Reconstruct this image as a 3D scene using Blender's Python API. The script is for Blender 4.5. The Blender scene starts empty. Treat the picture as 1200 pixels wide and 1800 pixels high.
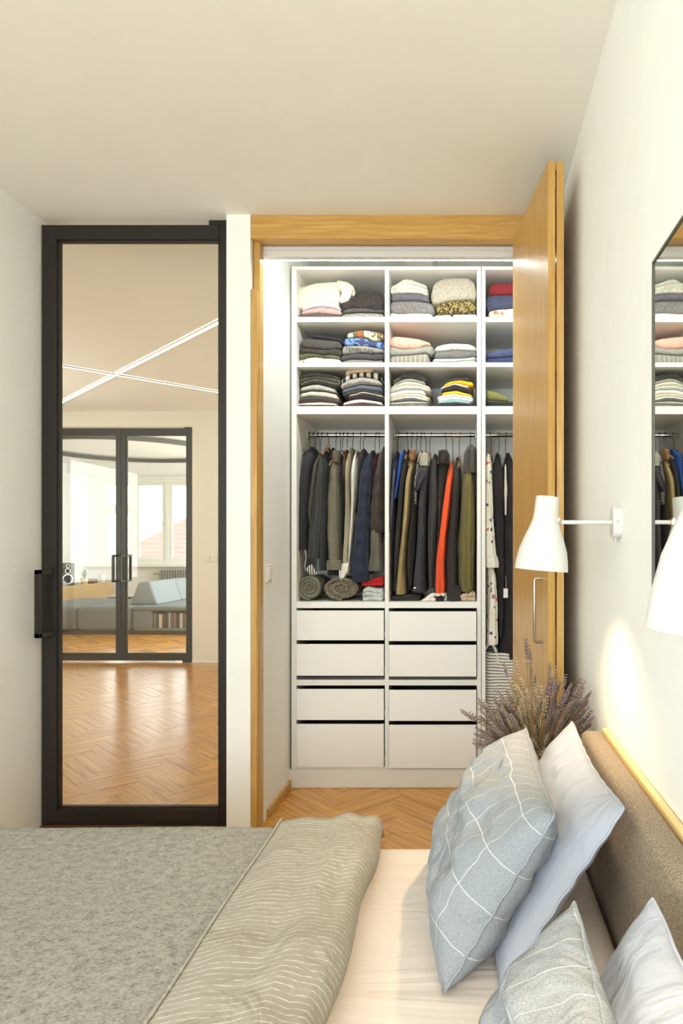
import bpy, bmesh, math, random
import numpy as np
from mathutils import Vector, Matrix, noise, Euler
from mathutils.bvhtree import BVHTree
random.seed(7)
R = math.radians
C = bpy.context.scene.collection
sc = bpy.context.scene

# ---------------------------------------------------------------- camera
CX, CY, FPX, CAMZ = 819.0, 960.0, 1200.0, 1.278
cd = bpy.data.cameras.new('camera'); cam = bpy.data.objects.new('camera', cd); C.objects.link(cam)
cam.location = (0, 0, CAMZ); cam.rotation_euler = (R(90), 0, 0)
cd.sensor_fit = 'AUTO'; cd.sensor_width = 36.0; cd.lens = 24.0
cd.shift_x = (600 - CX) / 1800.0; cd.shift_y = (CY - 900) / 1800.0
cd.clip_start = 0.02; cd.clip_end = 200
sc.camera = cam

# ---------------------------------------------------------------- world, lights, exposure
w = bpy.data.worlds.new('sky'); sc.world = w; w.use_nodes = True
bg = w.node_tree.nodes['Background']; bg.inputs[0].default_value = (0.93, 0.97, 1.0, 1); bg.inputs[1].default_value = 6.0

def area(name, loc, rot, sx, sy, power, color):
    ld = bpy.data.lights.new(name, 'AREA'); ld.shape = 'RECTANGLE'; ld.size = sx; ld.size_y = sy
    ld.energy = power; ld.color = color
    o = bpy.data.objects.new(name, ld); C.objects.link(o); o.location = loc; o.rotation_euler = rot
    return o
# bedroom window behind the camera, then added fill lamps for bedroom side, hall and living room (all outside the frame)
area('bedroom_window_daylight', (-0.95, -2.96, 1.65), (R(90), 0, 0), 1.5, 1.5, 64, (0.87, 0.98, 1.07))
area('bedroom_side_fill', (-1.90, -1.6, 1.6), (R(90), 0, R(-90)), 1.5, 1.5, 35, (0.86, 0.98, 1.07))  # added fill from the left, the wall has no window here
area('hall_side_fill', (-5.12, 5.3, 1.6), (R(90), 0, R(-90)), 1.8, 1.6, 56, (0.93, 0.98, 1.0))  # added fill lamp against the solid left hall wall
area('living_side_fill', (-1.66, 10.3, 1.6), (R(90), 0, R(90)), 3.0, 1.9, 190, (0.90, 0.97, 1.0))  # added fill lamp at the unseen right living room wall, no window built
sc.view_settings.view_transform = 'Standard'; sc.view_settings.look = 'None'
sc.view_settings.exposure = 0.0; sc.view_settings.gamma = 1.0
sc.view_settings.use_curve_mapping = False
try:
    sc.cycles.use_denoising = True
    sc.cycles.max_bounces = 12; sc.cycles.diffuse_bounces = 6; sc.cycles.glossy_bounces = 6
    sc.cycles.transparent_max_bounces = 16
    sc.cycles.sample_clamp_indirect = 6.0
except Exception:
    pass

# ---------------------------------------------------------------- helpers
def pt(px, py, d):
    s = FPX / d
    return Vector(((px - CX) / s, d, CAMZ - (py - CY) / s))
def X(px, d): return (px - CX) * d / FPX
def Z(py, d): return CAMZ - (py - CY) * d / FPX
def lin(c):
    return tuple(((v / 255) / 12.92 if v / 255 <= 0.04045 else ((v / 255 + 0.055) / 1.055) ** 2.4) for v in c)

class MB:
    def __init__(self): self.bm = bmesh.new(); self.uv = None
    def box(self, x0, x1, y0, y1, z0, z1, bev=0.0, seg=1):
        b = bmesh.new()
        bmesh.ops.create_cube(b, size=1.0)
        for v in b.verts:
            v.co = Vector(((x0 + x1) / 2 + v.co.x * (x1 - x0), (y0 + y1) / 2 + v.co.y * (y1 - y0), (z0 + z1) / 2 + v.co.z * (z1 - z0)))
        if bev > 0:
            bmesh.ops.bevel(b, geom=b.edges[:] , offset=bev, segments=seg, profile=0.5, affect='EDGES')
        self.add(b); return self
    def add(self, b, M=None):
        if M is not None: b.transform(M)
        me = bpy.data.meshes.new('tmp'); b.to_mesh(me); b.free()
        self.bm.from_mesh(me); bpy.data.meshes.remove(me); return self
    def grid(self, rows, closed_u=False, closed_v=False, cap=False):
        """rows: list of lists of Vector"""
        vs = [[self.bm.verts.new(p) for p in r] for r in rows]
        n, m = len(vs), len(vs[0])
        for i in range(n if closed_v else n - 1):
            for j in range(m if closed_u else m - 1):
                a, b, c, d = vs[i][j], vs[i][(j + 1) % m], vs[(i + 1) % n][(j + 1) % m], vs[(i + 1) % n][j]
                try: self.bm.faces.new((a, b, c, d))
                except ValueError: pass
        if cap:
            for r in (vs[0], vs[-1]):
                try: self.bm.faces.new(r)
                except ValueError: pass
        return vs
    def tube(self, pts, r, seg=8, cap=True):
        pts = [Vector(p) for p in pts]; n = len(pts)
        rr = r if isinstance(r, (list, tuple)) else [r] * n
        rows = []; up = None
        for i, p in enumerate(pts):
            t = (pts[min(i + 1, n - 1)] - pts[max(i - 1, 0)]).normalized()
            if up is None:
                a = Vector((0, 0, 1)) if abs(t.z) < .9 else Vector((1, 0, 0))
                up = (a - t * a.dot(t)).normalized()
            else:
                up = (up - t * up.dot(t)).normalized()
            s = t.cross(up)
            rows.append([p + (up * math.cos(k * 2 * math.pi / seg) + s * math.sin(k * 2 * math.pi / seg)) * rr[i] for k in range(seg)])
        self.grid(rows, closed_u=True, cap=cap); return self
    def lathe(self, prof, M=None, seg=32):
        b = MB()
        rows = [[Vector((r * math.cos(2 * math.pi * k / seg), r * math.sin(2 * math.pi * k / seg), z)) for k in range(seg)] for r, z in prof]
        b.grid(rows, closed_u=True); return self.add(b.bm, M)
    def prism(self, poly, z0, z1):
        a = [self.bm.verts.new((x, y, z0)) for x, y in poly]; b = [self.bm.verts.new((x, y, z1)) for x, y in poly]
        n = len(poly)
        self.bm.faces.new(a[::-1]); self.bm.faces.new(b)
        for i in range(n): self.bm.faces.new((a[i], a[(i + 1) % n], b[(i + 1) % n], b[i]))
        return self
    def build(self, name, m, parent=None, smooth=False, loc=None, kind=None, fix=True):
        if fix: bmesh.ops.recalc_face_normals(self.bm, faces=self.bm.faces[:])
        me = bpy.data.meshes.new(name); self.bm.to_mesh(me); self.bm.free()
        if smooth:
            me.polygons.foreach_set('use_smooth', [True] * len(me.polygons))
            try: me.set_sharp_from_angle(angle=R(42 if smooth is True else smooth))
            except Exception: pass
        for mm in (m if isinstance(m, (list, tuple)) else [m]): me.materials.append(mm)
        o = bpy.data.objects.new(name, me); C.objects.link(o)
        if parent is not None: o.parent = parent
        if loc is not None: o.location = loc
        if kind: o['kind'] = kind
        return o

def tag(o, label=None, cat=None, group=None, kind=None):
    if label: o['label'] = label
    if cat: o['category'] = cat
    if group: o['group'] = group
    if kind: o['kind'] = kind
    return o
def empty(name, loc=(0, 0, 0), **k):
    o = bpy.data.objects.new(name, None); C.objects.link(o); o.location = loc; o.empty_display_size = .05
    return tag(o, **k)
def structure(name, mb, m, **k):
    return tag(mb.build(name, m, **k), kind='structure')

# ---------------------------------------------------------------- materials
def base_mat(name, rough=0.6, spec=0.3):
    m = bpy.data.materials.new(name); m.use_nodes = True
    nt = m.node_tree; b = nt.nodes['Principled BSDF']
    b.inputs['Roughness'].default_value = rough; b.inputs['Specular IOR Level'].default_value = spec
    return m, nt, b
def N(nt, t, **k):
    n = nt.nodes.new(t)
    for a, v in k.items():
        if a in n.inputs: n.inputs[a].default_value = v
        else: setattr(n, a, v)
    return n
def ramp(nt, fac, stops):
    r = N(nt, 'ShaderNodeValToRGB'); e = r.color_ramp.elements
    while len(e) < len(stops): e.new(0.5)
    for el, (p, c) in zip(e, stops): el.position = p; el.color = (*c, 1)
    nt.links.new(fac, r.inputs[0]); return r.outputs[0]
def bump(nt, b, h, strength=0.2, dist=0.01):
    n = N(nt, 'ShaderNodeBump', Strength=strength, Distance=dist)
    nt.links.new(h, n.inputs['Height']); nt.links.new(n.outputs[0], b.inputs['Normal'])
def plain(name, rgb, rough=0.5, spec=0.4, metal=0.0, var=0.0, scale=6.0, bmp=0.0):
    m, nt, b = base_mat(name, rough, spec); c = lin(rgb); b.inputs['Metallic'].default_value = metal
    tc = N(nt, 'ShaderNodeTexCoord'); nz = N(nt, 'ShaderNodeTexNoise', Scale=scale, Detail=4.0)
    nt.links.new(tc.outputs['Object'], nz.inputs['Vector'])
    v = max(var, 0.01)
    col = ramp(nt, nz.outputs[0], [(0.3, tuple(x * (1 - v) for x in c)), (0.7, tuple(min(1, x * (1 + v)) for x in c))])
    nt.links.new(col, b.inputs['Base Color'])
    if bmp: bump(nt, b, nz.outputs[0], bmp)
    return m
def wrinkle(nt, b, tc, fine, fs, broad, bs, stretch=(1, 1, 1)):
    nf = N(nt, 'ShaderNodeTexNoise', Scale=fine, Detail=2.0); nt.links.new(tc.outputs['Object'], nf.inputs['Vector'])
    mp = N(nt, 'ShaderNodeMapping'); mp.inputs['Scale'].default_value = stretch; nt.links.new(tc.outputs['Object'], mp.inputs[0])
    nb = N(nt, 'ShaderNodeTexNoise', Scale=broad, Detail=3.0, Roughness=.5, Distortion=1.2); nt.links.new(mp.outputs[0], nb.inputs['Vector'])
    b1 = N(nt, 'ShaderNodeBump', Strength=bs, Distance=.03); nt.links.new(nb.outputs[0], b1.inputs['Height'])
    b2 = N(nt, 'ShaderNodeBump', Strength=fs, Distance=.002); nt.links.new(nf.outputs[0], b2.inputs['Height'])
    nt.links.new(b1.outputs[0], b2.inputs['Normal']); nt.links.new(b2.outputs[0], b.inputs['Normal'])
def soft_linen(name, rgb, broad, bs, stretch=(1, 1, 1)):
    m, nt, b = base_mat(name, .85, .15); tc = N(nt, 'ShaderNodeTexCoord'); c = lin(rgb)
    nz = N(nt, 'ShaderNodeTexNoise', Scale=420.0); nt.links.new(tc.outputs['Object'], nz.inputs['Vector'])
    nt.links.new(ramp(nt, nz.outputs[0], [(.35, tuple(x * .96 for x in c)), (.65, tuple(min(1, x * 1.04) for x in c))]), b.inputs['Base Color'])
    wrinkle(nt, b, tc, 420.0, .1, broad, bs, stretch); return m
_fab = {}
def fabric(rgb, fuzz=0.12, scale=260.0, bmp=0.35, rough=0.9, rgb2=None, crease=.45):
    key = (tuple(rgb), fuzz, scale, rgb2, crease)
    if key in _fab: return _fab[key]
    m, nt, b = base_mat('fabric', rough, 0.15)
    c = lin(rgb); c2 = lin(rgb2) if rgb2 else None
    tc = N(nt, 'ShaderNodeTexCoord')
    nz = N(nt, 'ShaderNodeTexNoise', Scale=scale, Detail=3.0); nt.links.new(tc.outputs['Object'], nz.inputs['Vector'])
    lo = tuple(x * (1 - fuzz) for x in c); hi = c2 if c2 else tuple(min(1, x * (1 + fuzz)) for x in c)
    col = ramp(nt, nz.outputs[0], [(0.38, lo), (0.62, hi)])
    nt.links.new(col, b.inputs['Base Color']); wrinkle(nt, b, tc, scale, bmp, 26.0, crease, (1, 1, .45))
    try:
        b.inputs['Sheen Weight'].default_value = 0.08
    except Exception: pass
    _fab[key] = m; return m
def emis(name, rgb, s):
    m = bpy.data.materials.new(name); m.use_nodes = True; nt = m.node_tree; nt.nodes.clear()
    o = N(nt, 'ShaderNodeOutputMaterial'); e = N(nt, 'ShaderNodeEmission'); e.inputs[0].default_value = (*lin(rgb), 1); e.inputs[1].default_value = s
    nt.links.new(e.outputs[0], o.inputs[0]); return m
def glass(name, tint, refl=1.5):
    m = bpy.data.materials.new(name); m.use_nodes = True; nt = m.node_tree; nt.nodes.clear()
    o = N(nt, 'ShaderNodeOutputMaterial'); t = N(nt, 'ShaderNodeBsdfTransparent'); t.inputs[0].default_value = (*tint, 1)
    g = N(nt, 'ShaderNodeBsdfGlossy'); g.inputs['Roughness'].default_value = 0.01
    f = N(nt, 'ShaderNodeFresnel', IOR=refl); mx = N(nt, 'ShaderNodeMixShader')
    nt.links.new(f.outputs[0], mx.inputs[0]); nt.links.new(t.outputs[0], mx.inputs[1]); nt.links.new(g.outputs[0], mx.inputs[2])
    nt.links.new(mx.outputs[0], o.inputs[0]); return m
def oak(name, rgb, dark, axis='Z', scale=1.0, rough=0.38, angle=0.0, island=False, spec=0.4, coat=0.0):
    """wood with grain along the given axis (or along an angle in the XY plane)"""
    m, nt, b = base_mat(name, rough, spec)
    tc = N(nt, 'ShaderNodeTexCoord'); vec = tc.outputs['Object']
    if island:
        g = N(nt, 'ShaderNodeNewGeometry'); mu = N(nt, 'ShaderNodeVectorMath', operation='MULTIPLY_ADD')
        cx = N(nt, 'ShaderNodeCombineXYZ')
        for i in range(3): nt.links.new(g.outputs['Random Per Island'], cx.inputs[i])
        nt.links.new(cx.outputs[0], mu.inputs[0]); mu.inputs[1].default_value = (17.0, 31.0, 5.0); nt.links.new(vec, mu.inputs[2]); vec = mu.outputs[0]
    r0 = N(nt, 'ShaderNodeMapping'); r0.inputs['Rotation'].default_value = (0, 0, angle); nt.links.new(vec, r0.inputs[0])
    sc_ = {'X': (1.2, 22, 22), 'Y': (22, 1.2, 22), 'Z': (22, 22, 1.2)}[axis]
    mp = N(nt, 'ShaderNodeMapping'); mp.inputs['Scale'].default_value = tuple(s * scale for s in sc_); nt.links.new(r0.outputs[0], mp.inputs[0])
    nz = N(nt, 'ShaderNodeTexNoise', Scale=3.0, Detail=8.0, Roughness=0.65, Distortion=0.6); nt.links.new(mp.outputs[0], nz.inputs['Vector'])
    c, d = lin(rgb), lin(dark)
    col = ramp(nt, nz.outputs[0], [(0.34, d), (0.50, tuple((a + e) / 2 for a, e in zip(c, d))), (0.66, c)])
    if island:
        hs = N(nt, 'ShaderNodeHueSaturation'); mr = N(nt, 'ShaderNodeMapRange'); mr.inputs['To Min'].default_value = 0.68; mr.inputs['To Max'].default_value = 1.22
        nt.links.new(g.outputs['Random Per Island'], mr.inputs['Value']); nt.links.new(mr.outputs[0], hs.inputs['Value']); nt.links.new(col, hs.inputs['Color']); col = hs.outputs[0]
    nt.links.new(col, b.inputs['Base Color']); bump(nt, b, nz.outputs[0], 0.08, 0.003)
    if coat: b.inputs['Coat Weight'].default_value = coat; b.inputs['Coat Roughness'].default_value = 0.17
    return m

M = {}
M['wall'] = plain('white_plaster', (244, 246, 241), 0.85, 0.2, var=0.012, scale=9, bmp=0.02)
M['wall_hall'] = plain('hall_plaster', (238, 235, 222), 0.85, 0.2, var=0.012, scale=9, bmp=0.02)
M['ceiling'] = plain('ceiling_plaster', (245, 246, 239), 0.9, 0.15, var=0.012, scale=5, bmp=0.02)
M['white_wall'] = plain('cool_white_plaster', (240, 242, 240), 0.85, 0.2, var=0.01)
M['black'] = plain('black_steel', (36, 32, 28), 0.45, 0.4, var=0.05)
M['cab'] = plain('white_melamine', (236, 235, 228), 0.42, 0.35, var=0.008)
M['drawer'] = plain('white_drawer_front', (240, 239, 233), 0.38, 0.35, var=0.008)
M['dark_gap'] = plain('drawer_gap_shade', (60, 56, 52), 0.8, 0.2, var=0.05)  # shade of the gaps around the drawer fronts, put into the box colour
M['oak_v'] = oak('oak_veneer_upright', (208, 168, 98), (182, 138, 70), 'Z', 1.0, 0.34)
M['oak_h'] = oak('oak_veneer_crosswise', (208, 168, 98), (182, 138, 70), 'X', 1.0, 0.36)
M['oak_dark'] = oak('dark_oak', (140, 92, 48), (92, 56, 26), 'X', 1.0, 0.4)
M['plank_a'] = oak('parquet_oak', (240, 176, 76), (186, 120, 44), 'X', 0.8, 0.26, R(-45), True, 0.5, 0.25)
M['plank_b'] = oak('parquet_oak_crosswise', (240, 176, 76), (186, 120, 44), 'X', 0.8, 0.26, R(45), True, 0.5, 0.25)
M['joint'] = plain('parquet_joint', (96, 62, 32), 0.7, 0.2, var=0.08)
M['glass'] = glass('door_glass', (0.95, 0.955, 0.935))
M['win_glass'] = glass('window_glass', (0.97, 0.98, 0.98))
M['steel'] = plain('brushed_steel', (190, 188, 180), 0.3, 0.5, metal=1.0, var=0.03)
M['chrome'] = plain('polished_chrome', (215, 214, 208), 0.12, 0.5, metal=1.0, var=0.01)
M['wire'] = plain('dark_wire', (70, 66, 62), 0.35, 0.5, metal=0.8, var=0.03)
M['hanger'] = oak('hanger_wood', (198, 150, 96), (160, 110, 62), 'Y', 2.0, 0.4)
M['lampwhite'] = plain('white_enamel', (218, 218, 214), 0.35, 0.4, var=0.005)
M['plastic'] = plain('white_plastic', (236, 232, 222), 0.4, 0.4, var=0.005)
M['led'] = emis('led_diffuser', (255, 248, 232), 7.0)
M['closet_led'] = emis('closet_led_diffuser', (246, 250, 250), 64.0)
M['bulb'] = emis('bulb_glow', (255, 226, 170), 6.0)
m, nt, b = base_mat('mirror_silver', 0.02, 0.5); b.inputs['Metallic'].default_value = 1.0; b.inputs['Base Color'].default_value = (0.72, 0.75, 0.70, 1); M['mirror'] = m

# ---------------------------------------------------------------- room shell
XL, XR, YB, ZC = -1.925, 0.407, 3.073, 2.756
def wall(name, x0, x1, y0, y1, z0, z1, m='wall'):
    return structure(name, MB().box(x0, x1, y0, y1, z0, z1), M[m])
wall('wall_left', XL - .12, XL, -3.1, YB + .02, 0, ZC)
wall('wall_right', XR, XR + .12, -3.1, 4.3, 0, 3.0)
mb = MB(); mb.box(XL, -1.72, -3.12, -3.0, 0, ZC); mb.box(-.18, XR, -3.12, -3.0, 0, ZC); mb.box(-1.72, -.18, -3.12, -3.0, 0, .88); mb.box(-1.72, -.18, -3.12, -3.0, 2.42, ZC)
structure('wall_rear', mb, M['wall'])
wall('wall_pier', -1.068, -.961, YB - .03, 3.2, 0, ZC)
wall('wall_hall_front', -5.3, XL, YB + .02, YB + .12, 0, ZC, 'wall_hall')
wall('wall_closet_left', -.961, -.935, 3.134, 3.2, 0, 2.93)
wall('wall_closet_left', -1.05, -.935, 3.2, 4.26, 0, 3.0)
wall('wall_closet_back', -.935, XR, 4.14, 4.26, 0, 3.0)
wall('wall_closet_header', -.961, XR, YB + .035, 3.12, 2.66, 3.0)
wall('wall_hall_right', -1.12, -1.05, 3.2, 7.55, 0, ZC, 'wall_hall')
wall('wall_hall_left', -5.3, -5.18, YB + .12, 7.55, 0, ZC, 'wall_hall')
# wall between hall and living room with the double doorway
DH = 7.48
mb = MB(); mb.box(-7.2, -4.585, DH, DH + .12, 0, 2.80); mb.box(-3.0, -1.05, DH, DH + .12, 0, 2.80); mb.box(-4.585, -3.0, DH, DH + .12, 2.585, 2.80)
structure('wall_hall_back', mb, M['wall_hall'])
structure('ceiling', MB().box(XL - .12, XR + .12, -3.12, YB + .035, ZC, ZC + .12), M['ceiling'])
structure('ceiling_closet', MB().box(-1.05, XR, YB + .035, 4.26, 2.93, 3.03), M['ceiling'])
structure('ceiling_hall', MB().box(-5.3, -.95, YB + .035, DH, ZC, ZC + .12), M['ceiling'])
structure('ceiling_living', MB().box(-7.3, -1.5, DH, 13.2, 2.772, 2.9), M['white_wall'])
# closet ceiling joist seen above the wardrobe
structure('trim_10', MB().box(-.36, -.19, 3.4, 4.13, 2.86, 2.93), M['cab'])

# ---- herringbone parquet
PW, PL_ = 0.065, 0.39; NP = 6
def clip(poly, x0, x1, y0, y1):
    for axis, lim, keep in ((0, x0, 1), (0, x1, -1), (1, y0, 1), (1, y1, -1)):
        out = []
        for i in range(len(poly)):
            a, b = poly[i], poly[(i + 1) % len(poly)]
            ia, ib = (a[axis] - lim) * keep >= 0, (b[axis] - lim) * keep >= 0
            if ia: out.append(a)
            if ia != ib:
                t = (lim - a[axis]) / (b[axis] - a[axis]); out.append((a[0] + t * (b[0] - a[0]), a[1] + t * (b[1] - a[1])))
        poly = out
        if len(poly) < 3: return []
    return poly
def area2(p): return abs(sum(p[i][0] * p[(i + 1) % len(p)][1] - p[(i + 1) % len(p)][0] * p[i][1] for i in range(len(p)))) / 2
def planks(x0, x1, y0, y1, ox, oy, shift=(0, 0)):
    out = []; g = 0.0007; c = math.sqrt(.5)
    for r in range(-150, 300):
        for k in range(-14, 15):
            for hv in (0, 1):
                if hv == 0: u0, v0, u1, v1 = r + 2 * NP * k, r, r + 2 * NP * k + NP, r + 1
                else: u0, v0, u1, v1 = r + NP + 2 * NP * k, r - NP + 1, r + NP + 2 * NP * k + 1, r + 1
                u0, v0, u1, v1 = [q * PW for q in (u0, v0, u1, v1)]
                u0 += g; v0 += g; u1 -= g; v1 -= g
                poly = [((u - v) * c + ox, (u + v) * c + oy) for u, v in ((u0, v0), (u1, v0), (u1, v1), (u0, v1))]
                mx = sum(p[0] for p in poly) / 4; my = sum(p[1] for p in poly) / 4
                if mx < x0 - .4 or mx > x1 + .4 or my < y0 - .4 or my > y1 + .4: continue
                q = clip(poly, x0, x1, y0, y1)
                if len(q) >= 3 and area2(q) > 2e-5: out.append((hv, q, sum(p[0] for p in q) / len(q), sum(p[1] for p in q) / len(q)))
    return out
def floor_region(name, x0, x1, y0, y1, ox, oy, visible, slab=True, top=0.0):
    f = structure(name, MB().box(x0, x1, y0, y1, -.12, top - .004), M['joint'])
    rest = [MB(), MB()]; cnt = [0, 0]
    for hv, q, mx, my in planks(x0, x1, y0, y1, ox, oy):
        if visible(mx, my):
            dz = random.uniform(-.0006, .0006)
            MB().prism(q, top - .006, top + dz).build('plank', M['plank_b'] if hv else M['plank_a'], f)
        else:
            rest[hv].prism(q, top - .006, top + random.uniform(-.0006, .0006)); cnt[hv] += 1
    for hv in (0, 1):
        if cnt[hv]: rest[hv].build('plank_field', M['plank_b'] if hv else M['plank_a'], f, kind='stuff')
        else: rest[hv].bm.free()
    return f
floor_region('floor', XL, XR, -3.0, YB - .03, -.60, 0.0, lambda x, y: y > 2.75 and x > -.65 and x < .15)
floor_region('floor_closet', -.935, XR, YB - .03, 4.14, -.60, 0.0, lambda x, y: y < 3.7 and x < .15)
def hall_vis(x, y):
    return 3.2 < y < 7.46 and -(735 / 1200) * y < x < -(425 / 1200) * y
floor_region('floor_hall', -5.18, -1.12, YB + .12, DH, -2.6, 0.12, hall_vis)
floor_region('floor_living', -7.2, -1.6, DH, 13.2, -2.6, 0.12, lambda x, y: False)
# threshold under the glazed door and closet skirting
structure('trim_1', MB().box(XL, -1.068, YB - .035, YB + .12, -.02, .012, .003), M['oak_dark'])
structure('trim_9', MB().box(-1.068, -.961, YB + .127 - .13, YB + .13, -.11, -.001), M['oak_dark'])
structure('baseboard_closet_left', MB().box(-.935, -.922, 3.2, 3.6, 0, .045, .003), M['oak_h'])
structure('baseboard_hall_back', MB().box(-3.0, -1.12, DH - .012, DH, 0, .012, .002), M['white_wall'])

# ---------------------------------------------------------------- glazed black doors
def glazed_door(name, x0, x1, y, z0, z1, sl, sr, st, sb, depth=.04):
    d = empty(name, (0, 0, 0), kind='structure')
    MB().box(x0, x0 + sl, y, y + depth, z0, z1, .002).build('stile', M['black'], d)
    MB().box(x1 - sr, x1, y, y + depth, z0, z1, .002).build('stile', M['black'], d)
    MB().box(x0 + sl, x1 - sr, y + .0005, y + depth - .0005, z1 - st, z1, .002).build('top_rail', M['black'], d)
    MB().box(x0 + sl, x1 - sr, y + .0005, y + depth - .0005, z0, z0 + sb, .002).build('bottom_rail', M['black'], d)
    bd = MB(); t = .008; a, b_, c, e = x0 + sl, x1 - sr, z0 + sb, z1 - st
    for q in ((a, a + t, c, e), (b_ - t, b_, c, e), (a, b_, c, c + t), (a, b_, e - t, e)): bd.box(q[0], q[1], y + .008, y + depth - .008, q[2], q[3])
    bd.build('glazing_bead', M['black'], d)
    MB().box(a + .002, b_ - .002, y + depth / 2 - .001, y + depth / 2 + .001, c + .002, e - .002).build('pane', M['glass'], d)
    return d
DD = 3.09
d1 = glazed_door('door_1', X(73, DD), X(402, DD), DD, Z(1450, DD), Z(395, DD), .068, .043, .066, .072)
def pull(parent, xc, y, zc, h, wdt, proj, m='black', thick=.02):
    """U shaped pull: two arms and a grip"""
    mb = MB(); s = 1 if proj > 0 else -1
    mb.box(xc - wdt / 2, xc + wdt / 2, *sorted((y + proj, y + proj - s * thick)), zc - h / 2, zc + h / 2, .002)
    for q in (-1, 1):
        z = zc + q * (h / 2 - thick / 2); mb.box(xc - wdt / 2, xc + wdt / 2, *sorted((y, y + proj)), z - thick / 2, z + thick / 2, .002)
    return mb.build('pull_handle', M[m], parent)
pull(d1, -1.8735, DD, Z(1062, 2.98), .298, .024, -.11)
pull(d1, -1.912, DD + .04, Z(1058, 3.2), .298, .022, .08)
MB().box(X(366, DD), X(400, DD), DD + .004, DD + .036, Z(395, DD), ZC, .002).build('pivot_block', M['black'], d1)
MB().box(X(352, DD), X(400, DD), DD + .004, DD + .036, .012, Z(1450, DD), .001).build('pivot_block', M['black'], d1)
xm = X(211, DH)
d2 = glazed_door('door_2', -4.575, xm - .002, DH + .02, .02, Z(752, DH), .06, .052, .075, .075)
d3 = glazed_door('door_3', xm + .002, X(336, DH), DH + .02, .02, Z(752, DH), .052, .06, .075, .075)
pull(d2, xm - .04, DH + .02, Z(999, DH), .30, .026, -.10); pull(d3, xm + .04, DH + .02, Z(999, DH), .30, .026, -.10)
pull(d2, xm - .04, DH + .06, Z(999, DH), .30, .026, .10); pull(d3, xm + .04, DH + .06, Z(999, DH), .30, .026, .10)
MB().box(X(322, DH), X(336, DH), DH + .022, DH + .058, Z(752, DH), 2.585, .002).build('pivot_block', M['black'], d3)
MB().box(X(319, DH), X(334, DH), DH + .022, DH + .058, 0, .02, .002).build('pivot_block', M['black'], d3)

# hall: ceiling light lines, socket plates
zl = ZC - .0165
def light_line(a, b_, label):
    a = Vector(a); b_ = Vector(b_); L = (b_ - a).length; ang = math.atan2(b_.y - a.y, b_.x - a.x)
    o = empty('light_line', (*((a + b_) / 2), zl), label=label, cat='ceiling light', group='recessed light lines crossing on the hall ceiling'); o.rotation_euler.z = ang
    MB().box(-L / 2, L / 2, -.013, .013, 0, .004).build('diffuser', M['led'], o)
    mb = MB(); [MB().box(-L / 2, L / 2, q_, q_ + .003, -.001, .012).build('profile', M['lampwhite'], o) for q_ in (-.0165, .0135)]
light_line((-4.6, 7.43), (-1.25, 4.10), 'long white light line rising steeply across the hall ceiling, nearer of two')
light_line((-3.9, 4.93), (-1.95, 6.90), 'thin white light line crossing the longer one on hall ceiling')
sp = empty('wall_switch', pt(370, 982, DH), label='double white switch plate on the hall wall beside far glass doors', cat='switch')
for q in (-1, 1):
    MB().box(q * .04 - .038, q * .04 + .038, -.009, 0, -.04, .04, .003).build('plate', M['plastic'], sp)
    MB().box(q * .04 - .026, q * .04 + .026, -.013, -.008, -.028, .028, .002).build('rocker', M['plastic'], sp)

# ---------------------------------------------------------------- living room beyond the doors
wall('wall_living_left', -7.32, -7.2, DH + .12, 13.2, 0, 2.772, 'white_wall')
wall('wall_living_right', -1.6, -1.5, DH + .12, 13.2, 0, 2.772, 'white_wall')
DW = 13.0; wx0, wx1 = X(172, DW), -2.3; wz0, wz1 = Z(992, DW), Z(842, DW)
mb = MB(); mb.box(-7.2, wx0, DW, DW + .2, 0, 2.772); mb.box(wx1, -1.5, DW, DW + .2, 0, 2.772); mb.box(wx0, wx1, DW, DW + .2, 0, wz0); mb.box(wx0, wx1, DW, DW + .2, wz1, 2.772)
structure('wall_living_back', mb, M['white_wall'])
structure('trim_2', MB().box(-7.2, -1.6, 12.3, DW, Z(831, 12.3), 2.772), M['white_wall'])
M['winframe'] = plain('white_window_paint', (240, 240, 232), 0.4, 0.4, var=0.01)
wn = empty('window_1', (0, 0, 0), kind='structure')
mb = MB()
t = .06
for q in ((wx0 + t, wx1 - t, wz0, wz0 + t), (wx0 + t, wx1 - t, wz1 - t, wz1), (wx0, wx0 + t, wz0, wz1), (wx1 - t, wx1, wz0, wz1)): mb.box(q[0], q[1], DW + .03, DW + .13, q[2], q[3], .004)
mb.build('window_frame', M['winframe'], wn)
cas = [X(172, DW) + t, X(233, DW), X(292, DW), X(292, DW) + .66, X(292, DW) + 1.32, wx1 - t]
for k in range(1, 5): MB().box(cas[k] - .035, cas[k] + .035, DW + .025, DW + .12, wz0 + t, wz1 - t, .004).build('mullion', M['winframe'], wn)
zt = Z(895, DW)
for k in range(5):
    for z0, z1 in (((wz0 + t, zt - .03), (zt + .03, wz1 - t)) if k == 0 else ((wz0 + t, wz1 - t),)):
        a, b_ = cas[k] + (.036 if k else 0), cas[k + 1] - (.036 if k < 4 else 0)
        mb = MB(); t2 = .06
        for q in ((a + t2, b_ - t2, z0, z0 + t2), (a + t2, b_ - t2, z1 - t2, z1), (a + .001, a + t2, z0 + .001, z1 - .001), (b_ - t2, b_ - .001, z0 + .001, z1 - .001)): mb.box(q[0], q[1], DW + .04, DW + .10, q[2], q[3], .004)
        s = mb.build('sash', M['winframe'], wn)
        MB().box(a + t2, b_ - t2, DW + .068, DW + .072, z0 + t2, z1 - t2).build('pane', M['win_glass'], s)
        if k > 0: MB().box(b_ - .05, b_ - .03, DW + .01, DW + .04, (z0 + z1) / 2 - .06, (z0 + z1) / 2 + .02, .003).build('window_latch', M['steel'], s)
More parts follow.
